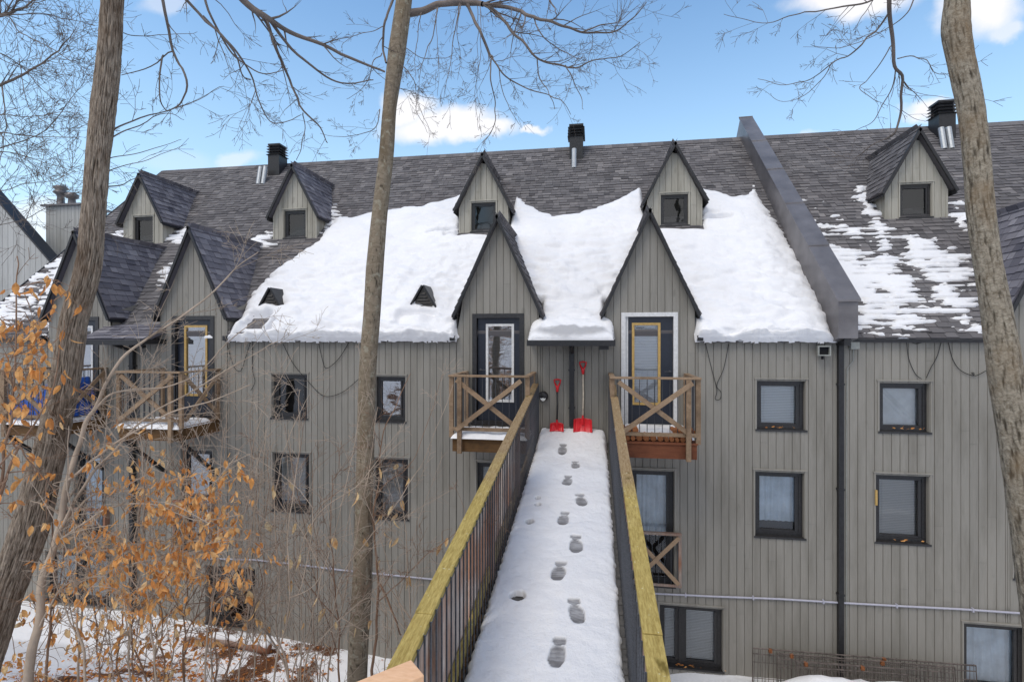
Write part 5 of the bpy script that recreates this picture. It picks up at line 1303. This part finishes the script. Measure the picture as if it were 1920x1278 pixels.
# leaves at the far left
b0 = gbase(-60, 3.2)
B2 = Sapling('young beech with orange dead leaves at the very left edge', b0, M_TWIGB)
P2 = lambda *a: [at(x, y, 3.1+dt) for x, y, dt in a]
B2.stem([b0]+P2((-60,1278,.1),(-35,1100,.1),(-10,950,.1),(10,850,.1),(25,740,.1),(30,620,.1),(32,480,.15)), .016, .003, rg, 2, .35, 1, .3)
B2.stem(P2((-10,950,.1),(30,850,.0),(70,780,0),(110,690,.1),(120,600,.2)), .009, .002, rg, 2, .3, 1, .3)
B2.stem(P2((-20,900,.1),(30,840,-.1),(50,860,-.1),(90,900,0),(110,930,0)), .006, .002, rg, 2, .3, 1, .3)
for cx, cy, w, h, n in ((25,670,30,40,10),(45,640,30,15,5),(60,690,40,30,6),(20,770,30,40,7),(60,730,35,30,6),(90,580,40,20,5),(80,540,25,12,4),(100,620,20,25,3),(20,820,30,20,4),(60,870,40,25,4),(30,940,30,40,4),(10,590,15,20,3)):
    blob(B2, cx, cy, w, h, n, 3.1, 4, .058, .75, .05, rg)
B2.done(M_LEAF)
# low shrub with litter coloured leaves
b0 = gbase(300, 4.4)
B3 = Sapling('low tangle of brown stems with curled orange leaves near the leaf litter', b0, M_TWIGB)
P3 = lambda *a: [at(x, y, 4.4+dt) for x, y, dt in a]
for k in range(7):
    x = 230+k*32; B3.stem([b0+Vector((rg.uniform(-.4,.6), rg.uniform(-.2,.3), 0))]+P3((x+rg.uniform(-20,20),1278,0),(x+rg.uniform(-30,30),1180,0),(x+40+rg.uniform(-40,40),1100,0),(x+80+rg.uniform(-60,60),1000,0)), .010, .002, rg, 2.2, .4, 1, .2)
for cx, cy, w, h, n in ((310,1140,70,30,12),(220,1110,50,30,5),(330,1190,60,20,8),(160,1200,60,30,6),(70,1220,40,30,6),(180,1230,50,20,5),(290,1100,50,30,6),(410,1120,40,25,6),(370,1180,40,20,5),(120,1150,60,40,9),(250,1180,70,40,10),(60,1130,40,40,7),(440,1180,50,40,6),(330,1240,80,25,6),(40,1260,40,20,5)):
    blob(B3, cx, cy, w, h, n, 4.3, 4, .066, .95, .2, rg)
B3.done(M_LEAF)
# shrub with large pale leaves
b0 = gbase(560, 4.2)
B4 = Sapling('open shrub of pale stems carrying a few large papery leaves', b0, M_TWIGL)
P4 = lambda *a: [at(x, y, 4.2+dt) for x, y, dt in a]
for pts_, r in (([(540,1278,0),(520,1180,0),(525,1080,0),(515,980,0),(520,900,0),(540,820,0),(580,740,.1)], .010), ([(545,1278,0),(580,1180,0),(600,1080,0),(570,1000,0),(530,950,0),(500,880,0)], .008), ([(560,1278,0),(600,1200,0),(650,1150,0),(700,1120,.1),(760,1180,.2)], .007),
                ([(540,1278,0),(500,1180,.1),(470,1080,.1),(480,980,.1),(470,860,.1),(500,760,.1),(560,650,.2)], .010), ([(600,1278,.1),(620,1180,.1),(640,1080,.1),(690,1010,.1),(740,950,.1),(800,850,.2),(850,720,.3)], .007), ([(570,1278,0),(590,1150,0),(560,1050,0),(600,960,0),(680,900,0),(760,790,.1)], .007)):
    B4.stem([b0+Vector((rg.uniform(-.3,.3), 0, 0))]+P4(*pts_), r, .002, rg, 2.6, .5, 2, .15)
for cx, cy in ((512,915),(538,918),(577,925),(575,985),(522,990),(505,1010),(515,1035),(540,1040),(612,1018),(615,1015),(593,1045),(565,1050),(530,1095),(484,1120),(604,1112),(535,1155),(580,1165),(600,1162),(550,1180),(625,1170),(655,1180),(620,1190),(640,915),(660,932),(440,1120),(460,1115),(495,985),(480,1040)):
    B4.cluster(at(cx, cy-10, 4.2), rg, 1, .095, .9, .1)
B4.done(M_LEAFP)
# thin sapling hugging the middle trunk
b0 = gbase(700, 5.2)
B5 = Sapling('thin dark sapling beside the slender trunk with a spray of broad tan leaves', b0, M_TWIGB)
P5 = lambda *a: [at(x, y, 5.1+dt) for x, y, dt in a]
B5.stem([b0]+P5((698,1278,0),(705,1180,0),(708,1080,0),(700,980,0),(712,900,0),(715,830,0),(740,760,0),(770,700,0)), .018, .003, rg, 1.6, .4, 1, .3, 7)
B5.stem(P5((708,1090,0),(730,1130,-.1),(745,1170,-.1),(752,1190,-.1)), .011, .006, rg, .5, .2, 0)
B5.stem(P5((706,1130,0),(740,1100,0),(780,1060,-.1),(800,1040,-.1),(850,1000,-.2),(880,960,-.2)), .007, .002, rg, 3, .4, 2)
B5.stem(P5((712,920,0),(730,900,0),(760,880,0),(790,830,0),(830,700,.1)), .006, .002, rg, 2, .4, 1)
for cx, cy in ((722,868),(740,872),(750,900),(757,930),(712,970),(722,960),(730,950),(735,960),(742,965),(724,985),(700,1010),(714,1000),(726,1005),(712,1060),(745,1075),(768,1075),(812,1035),(808,1052),(830,1020),(714,1160),(848,998)):
    B5.cluster(at(cx, cy-8, 5.1), rg, 1, .11, .8, 0)
B5.done(M_LEAFP)
# bare stems
grp = 'bare stems of the undergrowth'
stems = [(350,4.6,'brown'),(470,4.9,'pale'),(400,5.6,'pale'),(620,5.0,'pale'),(250,5.2,'brown'),(780,5.0,'pale'),(440,4.2,'pale'),(180,4.9,'brown'),(320,6.0,'pale'),(500,6.2,'brown'),(590,6.4,'brown'),(240,4.0,'pale'),(140,4.4,'pale'),(730,6.6,'pale'),(380,4.0,'pale'),(90,3.9,'brown'),(300,3.6,'pale'),(520,4.0,'pale'),(640,4.4,'brown'),(210,5.8,'pale'),(430,5.2,'brown'),(160,3.5,'pale'),(570,5.4,'pale')]
for k, (x, tt, c) in enumerate(stems):
    b0 = gbase(x, tt); sp = Sapling('thin bare %s stem in the undergrowth between the furrowed trunk and the footbridge' % c, b0, M_TWIGL if c == 'pale' else M_TWIGB, grp, 'bare_sapling')
    lean = rg.uniform(-60, 90); top = rg.uniform(690, 900)
    sp.stem([b0]+[at(x+lean*f+rg.uniform(-10,10), 1278+(top-1278)*f, tt) for f in (0,.25,.5,.75,1)], rg.uniform(.007,.012), .0026, rg, 2.4, .55, 2, .15)
    for q in range(2): sp.stem([sp.nodes[8+q*5][0]]+[at(x+lean*.4+f*rg.choice((-1,1))*rg.uniform(60,160), 1150-f*rg.uniform(150,420), tt) for f in (.5,1)], .005, .0016, rg, 2.2, .4, 1, .1)
    sp.done(M_LEAF)

# ------------------------------------------------------------------ fallen leaves, fallen log
lt = MB(); rg = random.Random(4)
for _ in range(2600):
    x = rg.uniform(-9.6, -2.2); y = rg.uniform(6.2, 9.5); k = fbm(x*.7, y*.7, 5)
    if k+(.35 if -8.5 < x < -4.8 else -.25)+rg.uniform(-.3,.3) < 0: continue
    z = ground_z(x, y)+.05*fbm(x*.6, y*.6, 3)+.02*fbm(x*3, y*3, 9)+.02; L = rg.uniform(.05,.09)
    leaf(lt, Vector((x, y, z)), L, L*.5, Vector((rg.gauss(0,1), rg.gauss(0,1), rg.gauss(.1,.25))), rg, rg.uniform(0,.55)**1.5)
tag(lt.build('fallen_leaves', M_LEAF, None), 'brown fallen leaves lying on the snow under the saplings', 'fallen leaves', kind='stuff')
m = MB(); a = wall(350,1195,9.1); b_ = wall(505,1216,9.1); m.tube(curve([a, a.lerp(b_, .4)+Vector((0,0,.05)), b_], 8), [.09+.01*math.sin(i) for i in range(17)], 12, .3)
o = m.build('fallen_log', M_SLAT, None, smooth=True); tag(o, 'snow-capped fallen log lying at the foot of the wall behind the saplings', 'log')
m = MB(); m.tube(curve([a+Vector((0,0,.07)), a.lerp(b_, .4)+Vector((0,0,.125)), b_+Vector((0,0,.07))], 8), [.07+.012*math.sin(i*1.7) for i in range(17)], 10); m.build('snow_cap', M_SNOW, o, smooth=True)

# trees and slope behind the camera, seen only mirrored in the panes
rg = random.Random(14)
for k, (x, y) in enumerate(((-7,-6),(-3.5,-8),(1.5,-7),(5,-9),(9,-6),(-12,-9))):
    z = ground_z(x, y)-.1; o = empty('mirrored_tree', (x, y, z)); tag(o, 'bare tree up the slope behind the viewer, seen only as a reflection in the panes', 'tree', 'trees mirrored in the panes')
    m = MB(); C = curve([Vector((x, y, z)), Vector((x+rg.uniform(-.4,.4), y, z+4)), Vector((x+rg.uniform(-1,1), y, z+12))], 6); m.tube(C, [.22-.012*i for i in range(13)], 8); m.build('trunk', M_BARKM, o)
    m = MB()
    for q in range(10): wander(m, C[3+q % 9], Vector((rg.gauss(0,1), rg.gauss(0,.5), .6)), rg.uniform(2,4), .04, rg, 1, 4, 0, rmin=.008)
    m.build('limbs', M_TWIG, o)

# leaves blown onto the sills and the near snow, thermometer by a window
sl = MB(); rg = random.Random(8)
for px, py, n, sp in ((1455,804,9,.10),(1700,806,12,.16),(1300,1252,10,.25),(548,1000,0,.1),(1690,1016,5,.2)):
    q = wall(px, py, WY-.005)
    for _ in range(n): leaf(sl, q+Vector((rg.gauss(0,sp), rg.uniform(-.012,.03), .02+rg.uniform(0,.015))), .05, .025, Vector((rg.gauss(0,1), rg.gauss(0,.3), .1)), rg, rg.random()*.6)
tag(sl.build('fallen_leaves', M_LEAF, None), 'few orange leaves caught on the window sills of the right-hand wall', 'fallen leaves', kind='stuff')
q = wall(1641, 930); m = MB(); m.box(q.x-.02, q.x+.015, WY-.05, WY-.028, q.z-.14, q.z+.12); m.build('thermometer', M_GOLD, bld, bevel=.004)
